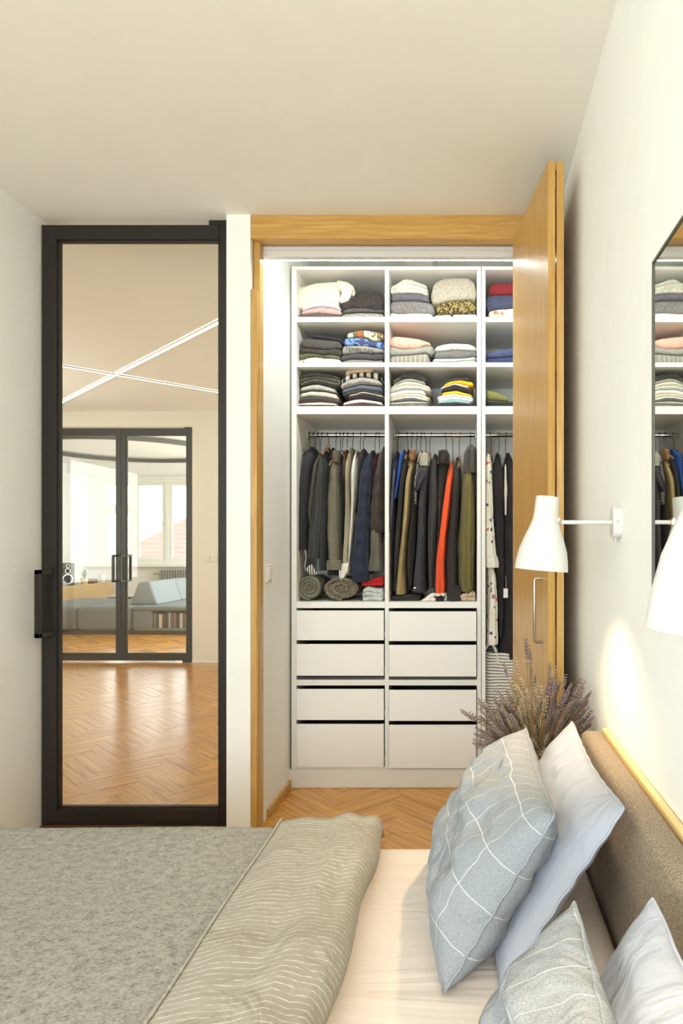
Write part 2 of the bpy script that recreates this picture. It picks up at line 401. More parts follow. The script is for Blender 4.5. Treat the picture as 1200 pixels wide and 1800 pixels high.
MB().box(cas[0], cas[1] - .036, DW + .035, DW + .11, zt - .03, zt + .03, .004).build('transom', M['winframe'], wn)
MB().box(X(150, DW), wx1, DW - .16, DW + .03, wz0 - .045, wz0 - .003, .006).build('window_sill', M['winframe'], wn)
# radiator
rad = empty('radiator', (X(318, 12.86), 12.86, 0), label='grey column radiator under the living room window', cat='radiator')
M['rad'] = plain('radiator_enamel', (140, 138, 128), 0.4, 0.4, var=0.02)
for k in range(16): MB().box(-.37 + k * .05 - .017, -.37 + k * .05 + .017, -.05, .05, .12, .83, .012, 2).build('radiator_column', M['rad'], rad)
for q_ in (([(-.52, 0, .76), (.42, 0, .76)], .015), ([(-.40, 0, .17), (.42, 0, .17)], .015), ([(-.36, 0, .17), (-.36, 0, 0)], .012), ([(.38, 0, .17), (.38, 0, 0)], .012)): MB().tube(*q_).build('pipe', M['steel'], rad)
# ceiling ring
rg = empty('ceiling_ring', (-5.1, 10.35, 2.70), label='large dark ring hanging close under the living room ceiling', cat='ceiling light')
M['ring'] = plain('dark_ring_profile', (74, 72, 68), 0.5, 0.3, var=0.03)
rows = []
for k in range(96):
    a = 2 * math.pi * k / 96; c, s = math.cos(a), math.sin(a)
    rows.append([Vector((r * c, r * s, z)) for r, z in ((1.27, 0), (1.33, 0), (1.33, .06), (1.27, .06))])
mb = MB(); mb.grid(rows, closed_u=True, closed_v=True); mb.build('ring_profile', M['ring'], rg, smooth=30)
for k in range(4): a = math.pi / 4 + k * math.pi / 2; MB().tube([(1.3 * math.cos(a), 1.3 * math.sin(a), .05), (1.3 * math.cos(a), 1.3 * math.sin(a), .072)], .01, 6).build('ceiling_mount', M['ring'], rg)
# sofa
M['sofa'] = fabric((122, 128, 130), 0.07, 90, 0.2, crease=.05)
M['sofa2'] = fabric((146, 154, 160), 0.07, 90, 0.2, crease=.05)
so = empty('sofa', (0, 0, 0), label='long low grey sofa with book niche behind the far glass doors', cat='sofa')
SD = 9.83
zs = .41
xs = [-7.1 + .6, X(133, SD), X(232, SD), -3.3]
MB().box(-6.45, -3.35, SD + .06, SD + 1.55, 0, .06, .01).build('plinth', M['ring'], so)
for k in range(2):
    MB().box(xs[k] + .004, xs[k + 1] - .004, SD, SD + 1.65, .055, zs, .07, 4).build('seat_section', M['sofa'], so, smooth=True)
mb = MB(); x0, x1 = xs[2] + .004, xs[3]
xn = X(266, SD)
mb.box(x0, x1, SD, SD + 1.65, zs - .07, zs, .03, 3); mb.box(x0, xn, SD, SD + 1.65, .055, zs - .06, .03, 2); mb.box(xn - .02, x1, SD + .25, SD + 1.65, .055, zs - .06, .01); mb.box(xn - .02, x1, SD, SD + .3, .055, .09, .008)
mb.build('seat_section', M['sofa'], so, smooth=True)
def backc(y0, y1, name='back_cushion'):
    prof = [(-4.98, zs), (-4.85, zs + .335), (-4.68, zs + .345), (-4.56, zs)]
    b = bmesh.new(); f = [b.verts.new((x, y0, z)) for x, z in prof]; g = [b.verts.new((x, y1, z)) for x, z in prof]
    b.faces.new(f); b.faces.new(g[::-1])
    for i in range(4): b.faces.new((f[i], g[i], g[(i + 1) % 4], f[(i + 1) % 4]))
    bmesh.ops.bevel(b, geom=b.edges[:], offset=.035, segments=3, profile=.6, affect='EDGES')
    m_ = MB(); m_.add(b); return m_.build(name, M['sofa2'], so, smooth=True)
backc(SD + .27, SD + 1.15); backc(SD + 1.156, SD + 1.64)
cols = [(150, 150, 90), (90, 100, 110), (210, 205, 190), (120, 80, 70), (70, 90, 90), (190, 180, 160), (100, 110, 130), (160, 120, 90), (80, 80, 80), (200, 200, 200), (110, 100, 80), (140, 150, 150), (90, 70, 60)]
names = ['olive', 'slate', 'ivory', 'russet', 'teal', 'beige', 'blue-grey', 'tan', 'charcoal', 'white', 'khaki', 'pale grey', 'brown']
xb = xn + .01
for k, (c, nme) in enumerate(zip(cols, names)):
    t = random.uniform(.028, .05); h = random.uniform(.19, .235)
    o = empty('book', (xb, SD + .05, .0905), label=f'{nme} book spine standing in the niche of the grey sofa', cat='book', group='books in the sofa niche')
    MB().box(0, t - .002, 0, .16, 0, h, .002).build('cover', plain('book_cover', c, .6, .3, var=.05), o)
    MB().box(.003, t - .005, .004, .163, .003, h + .0005).build('pages', M['plastic'], o)
    xb += t
# sideboard with things on it
M['sideboard'] = oak('pale_oak', (226, 196, 150), (200, 164, 112), 'Y', 1.0, 0.4)
sb = empty('sideboard', (0, 0, 0), label='long pale oak sideboard along the living room wall', cat='sideboard')
MB().box(-7.19, -6.72, 9.6, 12.95, .08, .60, .004).build('body', M['sideboard'], sb)
MB().box(-7.15, -6.78, 9.7, 12.9, 0, .08).build('plinth', M['ring'], sb)
for k, (a, b_) in enumerate(((9.61, 10.6), (10.604, 11.58), (11.584, 12.94))): MB().box(-6.72, -6.70, a, b_, .10, .585, .002).build('door_front', M['sideboard'], sb)
spk = empty('loudspeaker', (-6.86, 11.75, .60), label='dark wood-look loudspeaker with three drivers on the pale sideboard', cat='speaker')
M['spk'] = plain('speaker_cabinet', (104, 98, 92), 0.5, 0.3, var=0.05)
spk.rotation_euler.z = R(55)
MB().box(-.12, .12, 0, .26, 0, .385, .004).build('cabinet', M['spk'], spk)
MB().box(-.116, .116, -.006, 0, .006, .379, .002).build('baffle', M['ring'], spk)
M['cone'] = plain('speaker_cone', (40, 40, 42), 0.5, 0.3)
for zc, r in ((.11, .088), (.25, .044), (.335, .030)):
    Mx = Matrix.Translation((0, -.006, zc)) @ Matrix.Rotation(R(90), 4, 'X')
    MB().lathe([(r * .82, 0.0), (r * .82, .008), (r, .008), (r, 0)], Mx, 28).build('driver_ring', M['steel'], spk, smooth=True)
    MB().lathe([(r * .82, .002), (r * .35, -.0), (r * .3, .006), (.001, .009)], Mx, 28).build('driver_cone', M['cone'], spk, smooth=True)
vz = empty('bottle_vase', (-6.78, 11.45, .60), label='squat grey bottle vase with thin neck on sideboard', cat='vase')
MB().lathe([(.001, 0), (.055, 0), (.07, .03), (.06, .07), (.025, .10), (.012, .13), (.014, .165), (.008, .165), (.008, .12)], None, 24).build('vessel', plain('grey_glaze', (170, 175, 178), .3, .5), vz, smooth=True)
pp = empty('potted_plant', (-6.82, 12.2, .60), label='small green plant in a cream pot on the sideboard', cat='plant')
MB().lathe([(.001, 0), (.05, 0), (.065, .11), (.056, .11), (.05, .09), (.001, .09)], None, 20).build('pot', plain('cream_pot', (214, 196, 150), .6, .3), pp, smooth=True)
mb = MB()
for k in range(26):
    a = random.uniform(0, 6.28); l = random.uniform(.08, .2); t = random.uniform(.1, .7); d = Vector((math.cos(a) * t, math.sin(a) * t, 1)).normalized()
    s = Vector((-math.sin(a), math.cos(a), 0)) * .012; p = Vector((0, 0, .09))
    mb.grid([[p - s * .2, p + s * .2], [p + d * l * .6 - s, p + d * l * .6 + s], [p + d * l - s * .1 + Vector((0, 0, -.01)), p + d * l + s * .1]])
mb.build('leaves', plain('plant_green', (108, 124, 78), .6, .3, var=.2), pp)
bx = empty('wooden_box', (-6.80, 12.42, .60), label='small dark wooden box beside the plant pot on sideboard', cat='box')
MB().box(-.09, .07, -.06, .06, 0, .07, .004).build('body', M['oak_dark'], bx); MB().box(-.092, .072, -.062, .062, .072, .088, .004).build('lid', M['oak_dark'], bx)
cd_ = empty('candle_glass', (-6.78, 12.72, .60), label='white tumbler at far end of the sideboard', cat='candle')
MB().lathe([(.001, 0), (.055, 0), (.06, .15), (.054, .15), (.05, .1), (.001, .1)], None, 24).build('glass', M['lampwhite'], cd_, smooth=True)
MB().tube([(0, 0, .1), (.002, 0, .125)], .003, 6).build('wick', M['black'], cd_)
ct = empty('coffee_table', (-5.75, 11.95, 0), label='small black side table beyond the low grey sofa', cat='table')
MB().box(-.42, .42, -.25, .25, .40, .425, .004).build('tabletop', M['lampwhite'], ct)
for sx in (-1, 1):
    for sy in (-1, 1): MB().tube([(sx * .38, sy * .2, .40), (sx * .38, sy * .2, 0)], .014, 8).build('leg', M['black'], ct)
MB().box(-.40, .40, -.22, .22, .34, .40, .003).build('apron', M['black'], ct)
# house across the street
hs = empty('house', (0, 0, 0), label='house with pale red tiled roof outside living room window', cat='house')
HD = 34.0
M['roof'] = plain('red_roof_tile', (152, 126, 118), .8, .2, var=.10, scale=3)
M['plaster_out'] = plain('outside_plaster', (220, 214, 200), .9, .1, var=.03)
xr0 = X(198, HD); zr0 = Z(998, HD) - 1.2
mb = MB(); mb.box(X(180, HD), X(470, HD), HD + .4, HD + 8, -9, zr0, 0); mb.build('wall', M['plaster_out'], hs)
ztop = Z(895, HD + 4)
def roofpt(x, t):  # t 0 eaves .. 1 ridge
    return Vector((x, HD + t * 4.0, zr0 + t * (ztop - zr0)))
nrow = 18
mb2 = [MB(), MB()]
for k in range(nrow):
    t0, t1 = k / nrow, (k + 1) / nrow + .004
    # hip on the left side: the row starts further right as it climbs
    def vx(t): return X(185 + max(0, 964 - (1000 - 105 * t)) / .392, HD + t * 4)
    x0, x0b = vx(t0), vx(t1)
    a, b_ = roofpt(x0, t0), roofpt(X(460, HD), t0); c, d = roofpt(X(460, HD), t1), roofpt(x0b, t1)
    up = Vector((0, -.0, .08))
    row = MB(); row.grid([[a + up, b_ + up], [d, c]]); row.grid([[a, b_], [a + up, b_ + up]])
    row.build('tile_row', M['roof'], hs)
an = empty('roof_aerial', pt(278, 891, HD + 9), label='thin aerial on a far roof seen through window', cat='antenna')
MB().tube([(0, 0, -3.5), (0, 0, .3)], .03, 6).build('mast', M['rad'], an)
mb = MB(); [mb.tube([(-.5 + .1 * k, 0, .1 - .25 * k), (.5 - .1 * k, 0, .1 - .25 * k)], .02, 6) for k in range(3)]; mb.build('rods', M['rad'], an)

# ---------------------------------------------------------------- closet opening: oak frame, rail, folding door
structure('trim_3', MB().box(-.961, XR, YB - .028, YB + .035, 2.648, ZC, .002), M['oak_h'])
structure('trim_4', MB().box(-.961, -.932, YB - .028, YB + .002, 0, Z(512, YB), .002), M['oak_v'])
structure('trim_5', MB().box(-.958, -.930, YB + .004, YB + .06, 0, 2.66, .002), M['oak_v'])
structure('trim_6', MB().box(-.955, .21, YB + .036, YB + .055, 2.655, 2.70), M['oak_dark'])
tr = empty('door_track', (0, 0, 0), label='white sliding track rail under the oak closet lintel', cat='track')
MB().box(-.948, .40, 3.13, 3.165, Z(440.5, 3.13), Z(430, 3.13), .002).build('upper_rail', M['lampwhite'], tr)
MB().box(-.948, .40, 3.126, 3.165, Z(452, 3.13), Z(441, 3.13), .002).build('lower_rail', M['lampwhite'], tr)
ls = empty('led_strip', (0, 0, 0), label='glowing light strip behind the white closet rail', cat='light strip')
MB().box(-.92, .38, 3.172, 3.205, 2.6175, 2.634).build('diffuser', M['closet_led'], ls)
MB().box(-.925, .385, 3.168, 3.210, 2.6345, 2.66, .001).build('channel', M['lampwhite'], ls)
d4 = empty('door_4', (0, 0, 0), kind='structure')
def leaf(p0, p1, th, z0, z1, side):
    p0, p1 = Vector(p0), Vector(p1); d = (p1 - p0).normalized(); n = Vector((-d.y, d.x)) * side
    q = [p0, p1, p1 + n * th, p0 + n * th]
    b = MB(); b.prism([(v.x, v.y) for v in q], z0, z1); bmesh.ops.bevel(b.bm, geom=b.bm.edges[:], offset=.0015, segments=1, affect='EDGES')
    return b.build('leaf', M['oak_v'], d4)
zdt = 2.642
pB0, pB1 = (X(963, 2.415), 2.415), (X(901, 3.04), 3.04)
leaf(pB0, pB1, .026, .015, zdt, -1)
leaf((X(978, 2.42), 2.42), (.352, 3.04), .026, .015, zdt, -1)
for zz in (Z(322, 2.43), Z(637, 2.43), Z(960, 2.43) - .35, .2):
    h = MB(); h.tube([(X(976.5, 2.42), 2.428, zz - .035), (X(976.5, 2.42), 2.428, zz + .035)], .0035, 8); h.box(X(974, 2.42), X(979, 2.42), 2.43, 2.47, zz - .03, zz + .03, .0008)
    h.build('hinge', M['chrome'], d4)
MB().box(X(974, 2.42), X(979, 2.42), 2.426, 2.44, Z(309, 2.43), Z(300, 2.43)).build('stop', M['black'], d4)
dv = (Vector(pB1) - Vector(pB0)).normalized(); nv = Vector((-dv.y, dv.x))
hp = Vector(pB0) + dv * .075; z0, z1 = Z(1128, 2.49), Z(1017, 2.49)
o_ = .032
pts = [(hp.x, hp.y, z1), (hp.x + nv.x * o_ * .85, hp.y + nv.y * o_ * .85, z1), (hp.x + nv.x * o_, hp.y + nv.y * o_, z1 - .006), (hp.x + nv.x * o_, hp.y + nv.y * o_, z0 + .006), (hp.x + nv.x * o_ * .85, hp.y + nv.y * o_ * .85, z0), (hp.x, hp.y, z0)]
MB().tube(pts, .0055, 10).build('bar_handle', M['steel'], d4, smooth=True)
# light switch and door stop
sw = empty('light_switch', (-.935, 3.225, Z(1008, 3.225)), label='white rocker switch on the closet side wall', cat='switch')
MB().box(0, .009, -.041, .041, -.041, .041, .003).build('plate', M['plastic'], sw); MB().box(.008, .014, -.028, .028, -.028, .028, .002).build('rocker', M['plastic'], sw)
ds = empty('door_stop', (X(464, 2.99), 2.99, 0), label='dark wooden block on the floor beside the oak jamb', cat='door stop')
MB().box(-.045, .045, -.05, .03, .0007, .022, .006, 2).build('block', M['oak_dark'], ds); MB().box(-.04, .04, -.045, .025, .0225, .03, .003).build('felt_pad', M['oak_h'], ds)

# ---------------------------------------------------------------- wardrobe carcasses
D0 = 3.608; DBK = 4.12
def wz(py): return Z(py, D0)
def wx(px): return X(px, D0)
SH = {1: (557, 566), 2: (637, 645), 3: (714, 728)}
u1 = empty('wardrobe_unit', (0, 0, 0), label='white double wardrobe unit with eight drawers and two hanging bays', cat='wardrobe')
ztop_ = wz(468)
def panel(nm, par, a, b_, c, d, e, f, bev=.0012): return MB().box(a, b_, c, d, e, f, bev).build(nm, M['cab'], par)
xa, xb_, xc, xd, xe, xf = wx(512), wx(521), wx(676), wx(683), wx(838), wx(845.2)
zk = wz(1352)
panel('side_panel', u1, xa, xb_, D0, DBK, zk, ztop_); panel('side_panel', u1, xe, xf, D0, DBK, zk, ztop_)
panel('divider', u1, xc, xd, D0 + .001, DBK, zk + .012, ztop_ - .018)
panel('top_panel', u1, xb_, xe, D0 + .0005, DBK, ztop_ - .018, ztop_)
panel('back_panel', u1, xb_, xe, DBK - .008, DBK, zk + .012, ztop_ - .018)
panel('base_panel', u1, xb_, xe, D0 + .0005, DBK - .008, zk, zk + .012)
panel('plinth', u1, wx(507.5), xf, D0 - .002, D0 + .02, 0.0012, zk - .001)
mb = MB()
for x in (xa + .05, xe - .05):
    for y in (D0 + .08, DBK - .08): mb.tube([(x, y, .0012), (x, y, zk)], .02, 10)
mb.build('levelling_feet', M['black'], u1)
for (l, r) in ((xb_, xc), (xd, xe)):
    for k in (1, 2, 3): panel('shelf', u1, l, r, D0 + .0005, DBK - .008, wz(SH[k][1]), wz(SH[k][0]))
    panel('shelf', u1, l, r, D0 + .0005, DBK - .008, wz(1069), wz(1058))
    panel('cross_rail', u1, l, r, D0 + .0005, DBK - .008, wz(1205), wz(1195))
u2 = empty('wardrobe_unit', (0, 0, 0), label='narrow white wardrobe unit half hidden by the oak door', cat='wardrobe')
x2a, x2b, x2c, x2d = wx(846), wx(853), .385, .402
panel('side_panel', u2, x2a, x2b, D0, DBK, zk, ztop_); panel('side_panel', u2, x2c, x2d, D0, DBK, zk, ztop_)
panel('top_panel', u2, x2b, x2c, D0 + .0005, DBK, ztop_ - .018, ztop_); panel('back_panel', u2, x2b, x2c, DBK - .008, DBK, zk, ztop_ - .018)
panel('base_panel', u2, x2b, x2c, D0 + .0005, DBK - .008, zk, zk + .014); panel('plinth', u2, x2a, x2d, D0 - .002, D0 + .02, .0012, zk - .001)
mb = MB()
for x in (x2a + .05, x2d - .05):
    for y in (D0 + .08, DBK - .08): mb.tube([(x, y, .0012), (x, y, zk)], .02, 10)
mb.build('levelling_feet', M['black'], u2)
for k in (1, 2, 3): panel('shelf', u2, x2b, x2c, D0 + .0005, DBK - .008, wz(SH[k][1]), wz(SH[k][0]))
YR = 3.87
zr = Z(765, YR)
for u, l, r in ((u1, xb_, xc), (u1, xd, xe), (u2, x2b, x2c)):
    rl = MB().tube([(l, YR, zr), (r, YR, zr)], .0125, 14).build('clothes_rail', M['chrome'], u, smooth=True)
    for x, s in ((l, 1), (r, -1)): MB().box(*sorted((x, x + s * .008)), YR - .022, YR + .022, zr - .024, zr + .034, .003).build('rail_bracket', M['steel'], rl)
rows_ = [(1073.5, 1125.5), (1132, 1187.5), (1211, 1265), (1272, 1347.5)]
for c, (l, r, lx, rx) in enumerate(((xb_, xc, 513.5, 668.5), (xd, xe, 676.5, 832.5))):
    for k, (ya, yb) in enumerate(rows_):
        df = D0 - (.016 if c == 0 else .026)
        dr = empty('drawer', (0, 0, 0)); dr.parent = u1
        yo = (1.5 if c else 0) + k * .4
        zA, zB = Z(ya + yo, df), Z(yb + yo, df)
        # the inset fronts sit inside the carcass opening
        MB().box(l + .0035, r - .0035, df, df + .016, zB, zA, .0012).build('drawer_front', M['drawer'], dr)
        mb = MB(); d1_, d2_ = df + .0165, DBK - .06; zl_, zh_ = zB + .004, zA - .022
        mb.box(l + .012, l + .022, d1_, d2_, zl_, zh_); mb.box(r - .022, r - .012, d1_, d2_, zl_, zh_); mb.box(l + .022, r - .022, d2_ - .01, d2_, zl_, zh_); mb.box(l + .022, r - .022, d1_, d2_ - .01, zl_, zl_ + .006)
        mb.build('drawer_box', M['dark_gap'], dr)
        mb = MB(); mb.box(l + .0005, l + .0115, df + .03, d2_, zl_ + .01, zl_ + .03); mb.box(r - .0115, r - .0005, df + .03, d2_, zl_ + .01, zl_ + .03); mb.build('runner', M['steel'], dr)

# ---------------------------------------------------------------- folded clothes
def poly_fn(pts):
    xs_, ys_ = zip(*sorted(pts)); 
    if len(xs_) == 1: return lambda x: ys_[0]
    # smooth interpolation through the measured points
    xx = np.linspace(xs_[0], xs_[-1], 60); yy = np.interp(xx, xs_, ys_); ker = np.array([1, 2, 3, 4, 3, 2, 1]) / 16
    yy2 = np.convolve(np.pad(yy, 3, mode='edge'), ker, 'valid')
    return lambda x: float(np.interp(x, xx, yy2))
def folded(nm, label, group, x0, x1, bz, tz, m, D=3.655, depth=.30, lobes=1, wr=.0018, seed=0, cat='clothes', endr=.012, parent=None):
    """bz, tz: height of the under and upper side as a function of picture column; the slab has a rounded fold in front"""
    n = 22; rows = []
    for i in range(n + 1):
        t = i / n; px = x0 + (x1 - x0) * t; x = X(px, D)
        zb, zt_ = bz(px), tz(px); h = max(zt_ - zb, .003)
        wpx = abs(x1 - x0) * D / FPX
        e = min(t, 1 - t) * wpx / endr; f = 1.0 if e >= 1 else math.sqrt(max(0.0, 1 - (1 - e) ** 2))
        sh = .30 + .70 * f; mid = zb + h * .42; zb2 = mid + (zb - mid) * sh; zt2 = mid + (zt_ - mid) * sh; h2 = zt2 - zb2; back = (1 - f) * .018
        row = [Vector((x, D + depth, zb2))]
        for l in range(lobes):
            a0 = zb2 + h2 * l / lobes; hh = h2 / lobes; r = min(hh * .5, .02)
            for k in range(7):
                a = -math.pi / 2 + math.pi * k / 6
                row.append(Vector((x, D + back + r * (1 - math.cos(a)), a0 + hh * .5 + hh * .5 * math.sin(a))))
        row.append(Vector((x, D + depth, zt2)))
        rows.append(row)
    for i, row in enumerate(rows):
        for p in row:
            if p.y < D + depth - .01:
                q = Vector((p.x * 34 + seed * 7.1, p.y * 10, p.z * 60)); p.y += noise.noise(q) * wr * 2; p.z += noise.noise(q * 1.7 + Vector((5, 0, 0))) * wr * .35
    mb = MB(); mb.grid(rows, closed_u=True, cap=True)
    return mb.build(nm, m, parent, smooth=60)
_sd = [0]
def pile(group, base, items, D=3.655):
    """items from the lowest up: (x0, x1, [(px, py) upper side], material, name, label, lobes)"""
    prev = lambda px: base + .0005
    made = []
    for it in items:
        x0, x1, top, m, nm, label = it[:6]; lobes = it[6] if len(it) > 6 else 1
        f = poly_fn(top); tz = (lambda px, f=f, prev=prev: max(Z(f(px), D), prev(px) + .004))
        _sd[0] += 1
        o = folded(nm, label, group, x0, x1, (lambda px, prev=prev: prev(px) + .0004), tz, m, D + random.uniform(-.004, .006), lobes=lobes, seed=_sd[0])
        tag(o, label, 'clothes', group); made.append(o)
        prev = (lambda px, tz=tz, x0=x0, x1=x1, pv=prev: tz(min(max(px, x0), x1)))
    return made
F = fabric
def patterned(kind, a, b_, c=None, scale=60.0):
    m, nt, b = base_mat('patterned_fabric', .9, .15); tc = N(nt, 'ShaderNodeTexCoord'); v = tc.outputs['Object']
    nz = N(nt, 'ShaderNodeTexNoise', Scale=scale, Detail=2.0); nt.links.new(v, nz.inputs['Vector'])
    if kind == 'blotch':
        st = [(0.0, lin(a)), (0.46, lin(a)), (0.50, lin(b_)), (0.60, lin(b_))]
        if c: st += [(0.63, lin(c))]
        col = ramp(nt, nz.outputs[0], st)
    elif kind == 'flowers':
        vo = N(nt, 'ShaderNodeTexVoronoi', Scale=scale); nt.links.new(v, vo.inputs['Vector'])
        n2 = N(nt, 'ShaderNodeTexNoise', Scale=scale * 2.2, Detail=1.0); nt.links.new(v, n2.inputs['Vector'])
        ad = N(nt, 'ShaderNodeMath', operation='MULTIPLY_ADD'); nt.links.new(n2.outputs[0], ad.inputs[0]); ad.inputs[1].default_value = .75; nt.links.new(vo.outputs['Distance'], ad.inputs[2])
        hue = ramp(nt, vo.outputs['Color'], [(0.0, lin(b_)), (0.55, lin(b_)), (0.6, lin(c))])
        fac = ramp(nt, ad.outputs[0], [(0.60, (1, 1, 1)), (0.66, (0, 0, 0))])
        mx = N(nt, 'ShaderNodeMixRGB'); nt.links.new(fac, mx.inputs[0]); mx.inputs[1].default_value = (*lin(a), 1); nt.links.new(hue, mx.inputs[2]); col = mx.outputs[0]
    else:  # stripes along an axis
        ax = {'sx': 0, 'sz': 2, 'sy': 1}[kind]; sp_ = N(nt, 'ShaderNodeSeparateXYZ'); 
        ds_ = N(nt, 'ShaderNodeVectorMath', operation='MULTIPLY_ADD'); n2 = N(nt, 'ShaderNodeTexNoise', Scale=9.0); nt.links.new(v, n2.inputs['Vector'])
        nt.links.new(n2.outputs['Color'], ds_.inputs[0]); ds_.inputs[1].default_value = (.02, .02, .02); nt.links.new(v, ds_.inputs[2]); nt.links.new(ds_.outputs[0], sp_.inputs[0])
        mu = N(nt, 'ShaderNodeMath', operation='MULTIPLY'); nt.links.new(sp_.outputs[ax], mu.inputs[0]); mu.inputs[1].default_value = scale
        fr = N(nt, 'ShaderNodeMath', operation='FRACT'); nt.links.new(mu.outputs[0], fr.inputs[0])
        w_ = c if isinstance(c, float) else .3
        col = ramp(nt, fr.outputs[0], [(0.0, lin(b_)), (w_, lin(b_)), (w_ + .05, lin(a))])
    nt.links.new(col, b.inputs['Base Color']); bump(nt, b, nz.outputs[0], .15, .002)
    return m
s1, s2, s3 = wz(557), wz(637), wz(714)
g = 'folded clothes on the top shelf, first bay'
cr = pile(g, s1, [
    (524, 599, [(524, 552), (560, 549), (599, 552)], F((92, 82, 76)), 'folded_jumper', 'dark brown folded jumper at bottom of pile under pink one'),
    (528, 600, [(528, 548), (545, 541), (563, 537), (588, 541), (600, 546)], F((214, 168, 158)), 'folded_jumper', 'pink knit jumper under the large cream fleece'),
    (530, 598, [(530, 541), (548, 536), (566, 530), (585, 533), (598, 540)], F((222, 222, 232)), 'folded_shirt', 'pale lilac shirt squeezed between cream fleece and pink jumper'),
    (521, 597, [(521, 503), (552, 495.5), (575, 493.5), (592, 492.5), (597, 500)], F((232, 224, 200), .05), 'folded_fleece', 'thick cream fleece folded on top of first pile, top shelf')])
slv = pile(g, s1, [(0, 1, [(0, 520)], F((232, 224, 200), .05), 'x', 'x')]) if False else None
def sleeve_blob(parent, pts, rad, m, name='sleeve', wrk=.002):
    rows = []; n = len(pts); 
    P = [Vector(p) for p in pts]
    for i, p in enumerate(P):
        t = (P[min(i + 1, n - 1)] - P[max(i - 1, 0)]).normalized(); up = Vector((0, -1, 0)); s = t.cross(up).normalized()
        rows.append([p + up * math.cos(a) * rad[i] * .8 + s * math.sin(a) * rad[i] + Vector((0, noise.noise(p * 40 + Vector((a, 0, 0))) * wrk, noise.noise(p * 30 + Vector((a * 2, 3, 0))) * wrk)) for a in [2 * math.pi * k / 16 for k in range(16)]])
    mb = MB(); mb.grid(rows, closed_u=True, cap=True); return mb.build(name, m, parent, smooth=60)
sleeve_blob(cr[3], [pt(592, 498, 3.68), pt(603, 503, 3.67), pt(611, 513, 3.665), pt(606, 524, 3.66), pt(597, 530, 3.66)], [.018, .030, .034, .026, .012], F((236, 229, 206), .05))
sleeve_blob(cr[3], [pt(606, 500, 3.69), pt(614, 508, 3.685), pt(619, 517, 3.68), pt(621, 521, 3.68)], [.018, .026, .020, .006], F((236, 229, 206), .05))
pile(g, s1, [
    (597, 675, [(597, 554), (606, 550), (625, 548), (655, 548), (675, 550)], F((128, 124, 116), .5, 330, .5, .9, (196, 192, 180)), 'folded_jumper', 'salt and pepper knit at bottom of dark pile, top shelf'),
    (601, 675, [(601, 546), (618, 541), (642, 541), (658, 545), (675, 543)], F((86, 82, 76), .35, 300), 'folded_jumper', 'dark grey knit under the fluffy black jumper'),
    (600, 675, [(600, 534), (612, 525), (624, 516), (636, 511.5), (652, 511), (658, 509), (668, 512), (675, 519)], F((62, 56, 53), .3, 120), 'folded_jumper', 'fluffy black jumper on top beside the cream fleece', 1)])
g = 'folded clothes on the second shelf, first bay'
pile(g, s2, [
    (523, 599, [(523, 634), (540, 628), (552, 626.5), (571, 628), (599, 631)], patterned('blotch', (224, 216, 196), (224, 216, 196), (120, 112, 100), 120), 'folded_shirt', 'cream printed shirt at bottom of the dark pile, second shelf'),
    (523, 598, [(523, 622.5), (540, 620), (560, 623), (568, 625.5), (582, 622.5), (598, 627)], F((98, 92, 74), .2), 'folded_jumper', 'olive grey jumper just above the cream printed shirt'),
    (524, 600, [(524, 609), (548, 613), (571, 614), (600, 612)], F((66, 62, 56)), 'folded_jumper', 'dark brown jumper in middle of second shelf dark pile'),
    (526, 600, [(526, 601), (538, 593), (563, 595.5), (595, 599), (600, 604)], F((78, 76, 70)), 'folded_trousers', 'charcoal trousers below the thin black top'),
    (543, 603, [(543, 588), (552, 587), (571, 588.5), (589, 592.5), (603, 596)], F((46, 43, 42)), 'folded_blouse', 'thin black top lying on the charcoal trousers')])
tp = pile(g, s2, [
    (600, 674, [(600, 634), (617, 630.5), (642, 631), (658, 633), (674, 632)], F((132, 124, 110), .1), 'folded_jumper', 'taupe jumper at bottom of pile with lettered grey one'),
    (597, 675, [(597, 625), (611, 621), (633, 619.4), (658, 620), (675, 619)], F((72, 72, 74), .15), 'folded_jumper', 'dark charcoal jumper directly under the lettered grey one'),
    (600, 675, [(600, 608), (611, 606.7), (639, 606.7), (658, 610.7), (675, 615.4)], F((142, 140, 130), .1), 'folded_sweatshirt', 'grey sweatshirt with dark lettering on its folded front'),
    (603, 675, [(603, 593.5), (627, 591.7), (642, 593), (655, 599), (675, 598)], patterned('blotch', (70, 76, 112), (112, 146, 192), (60, 64, 96), 26), 'folded_denim', 'blue faded denim piece above the lettered sweatshirt'),
    (609, 675, [(609, 586), (620, 583), (636, 578.7), (652, 580.6), (675, 585)], patterned('blotch', (222, 208, 176), (96, 100, 66), (196, 96, 60), 34), 'folded_shirt', 'multicoloured floral shirt on top of second shelf pile')])
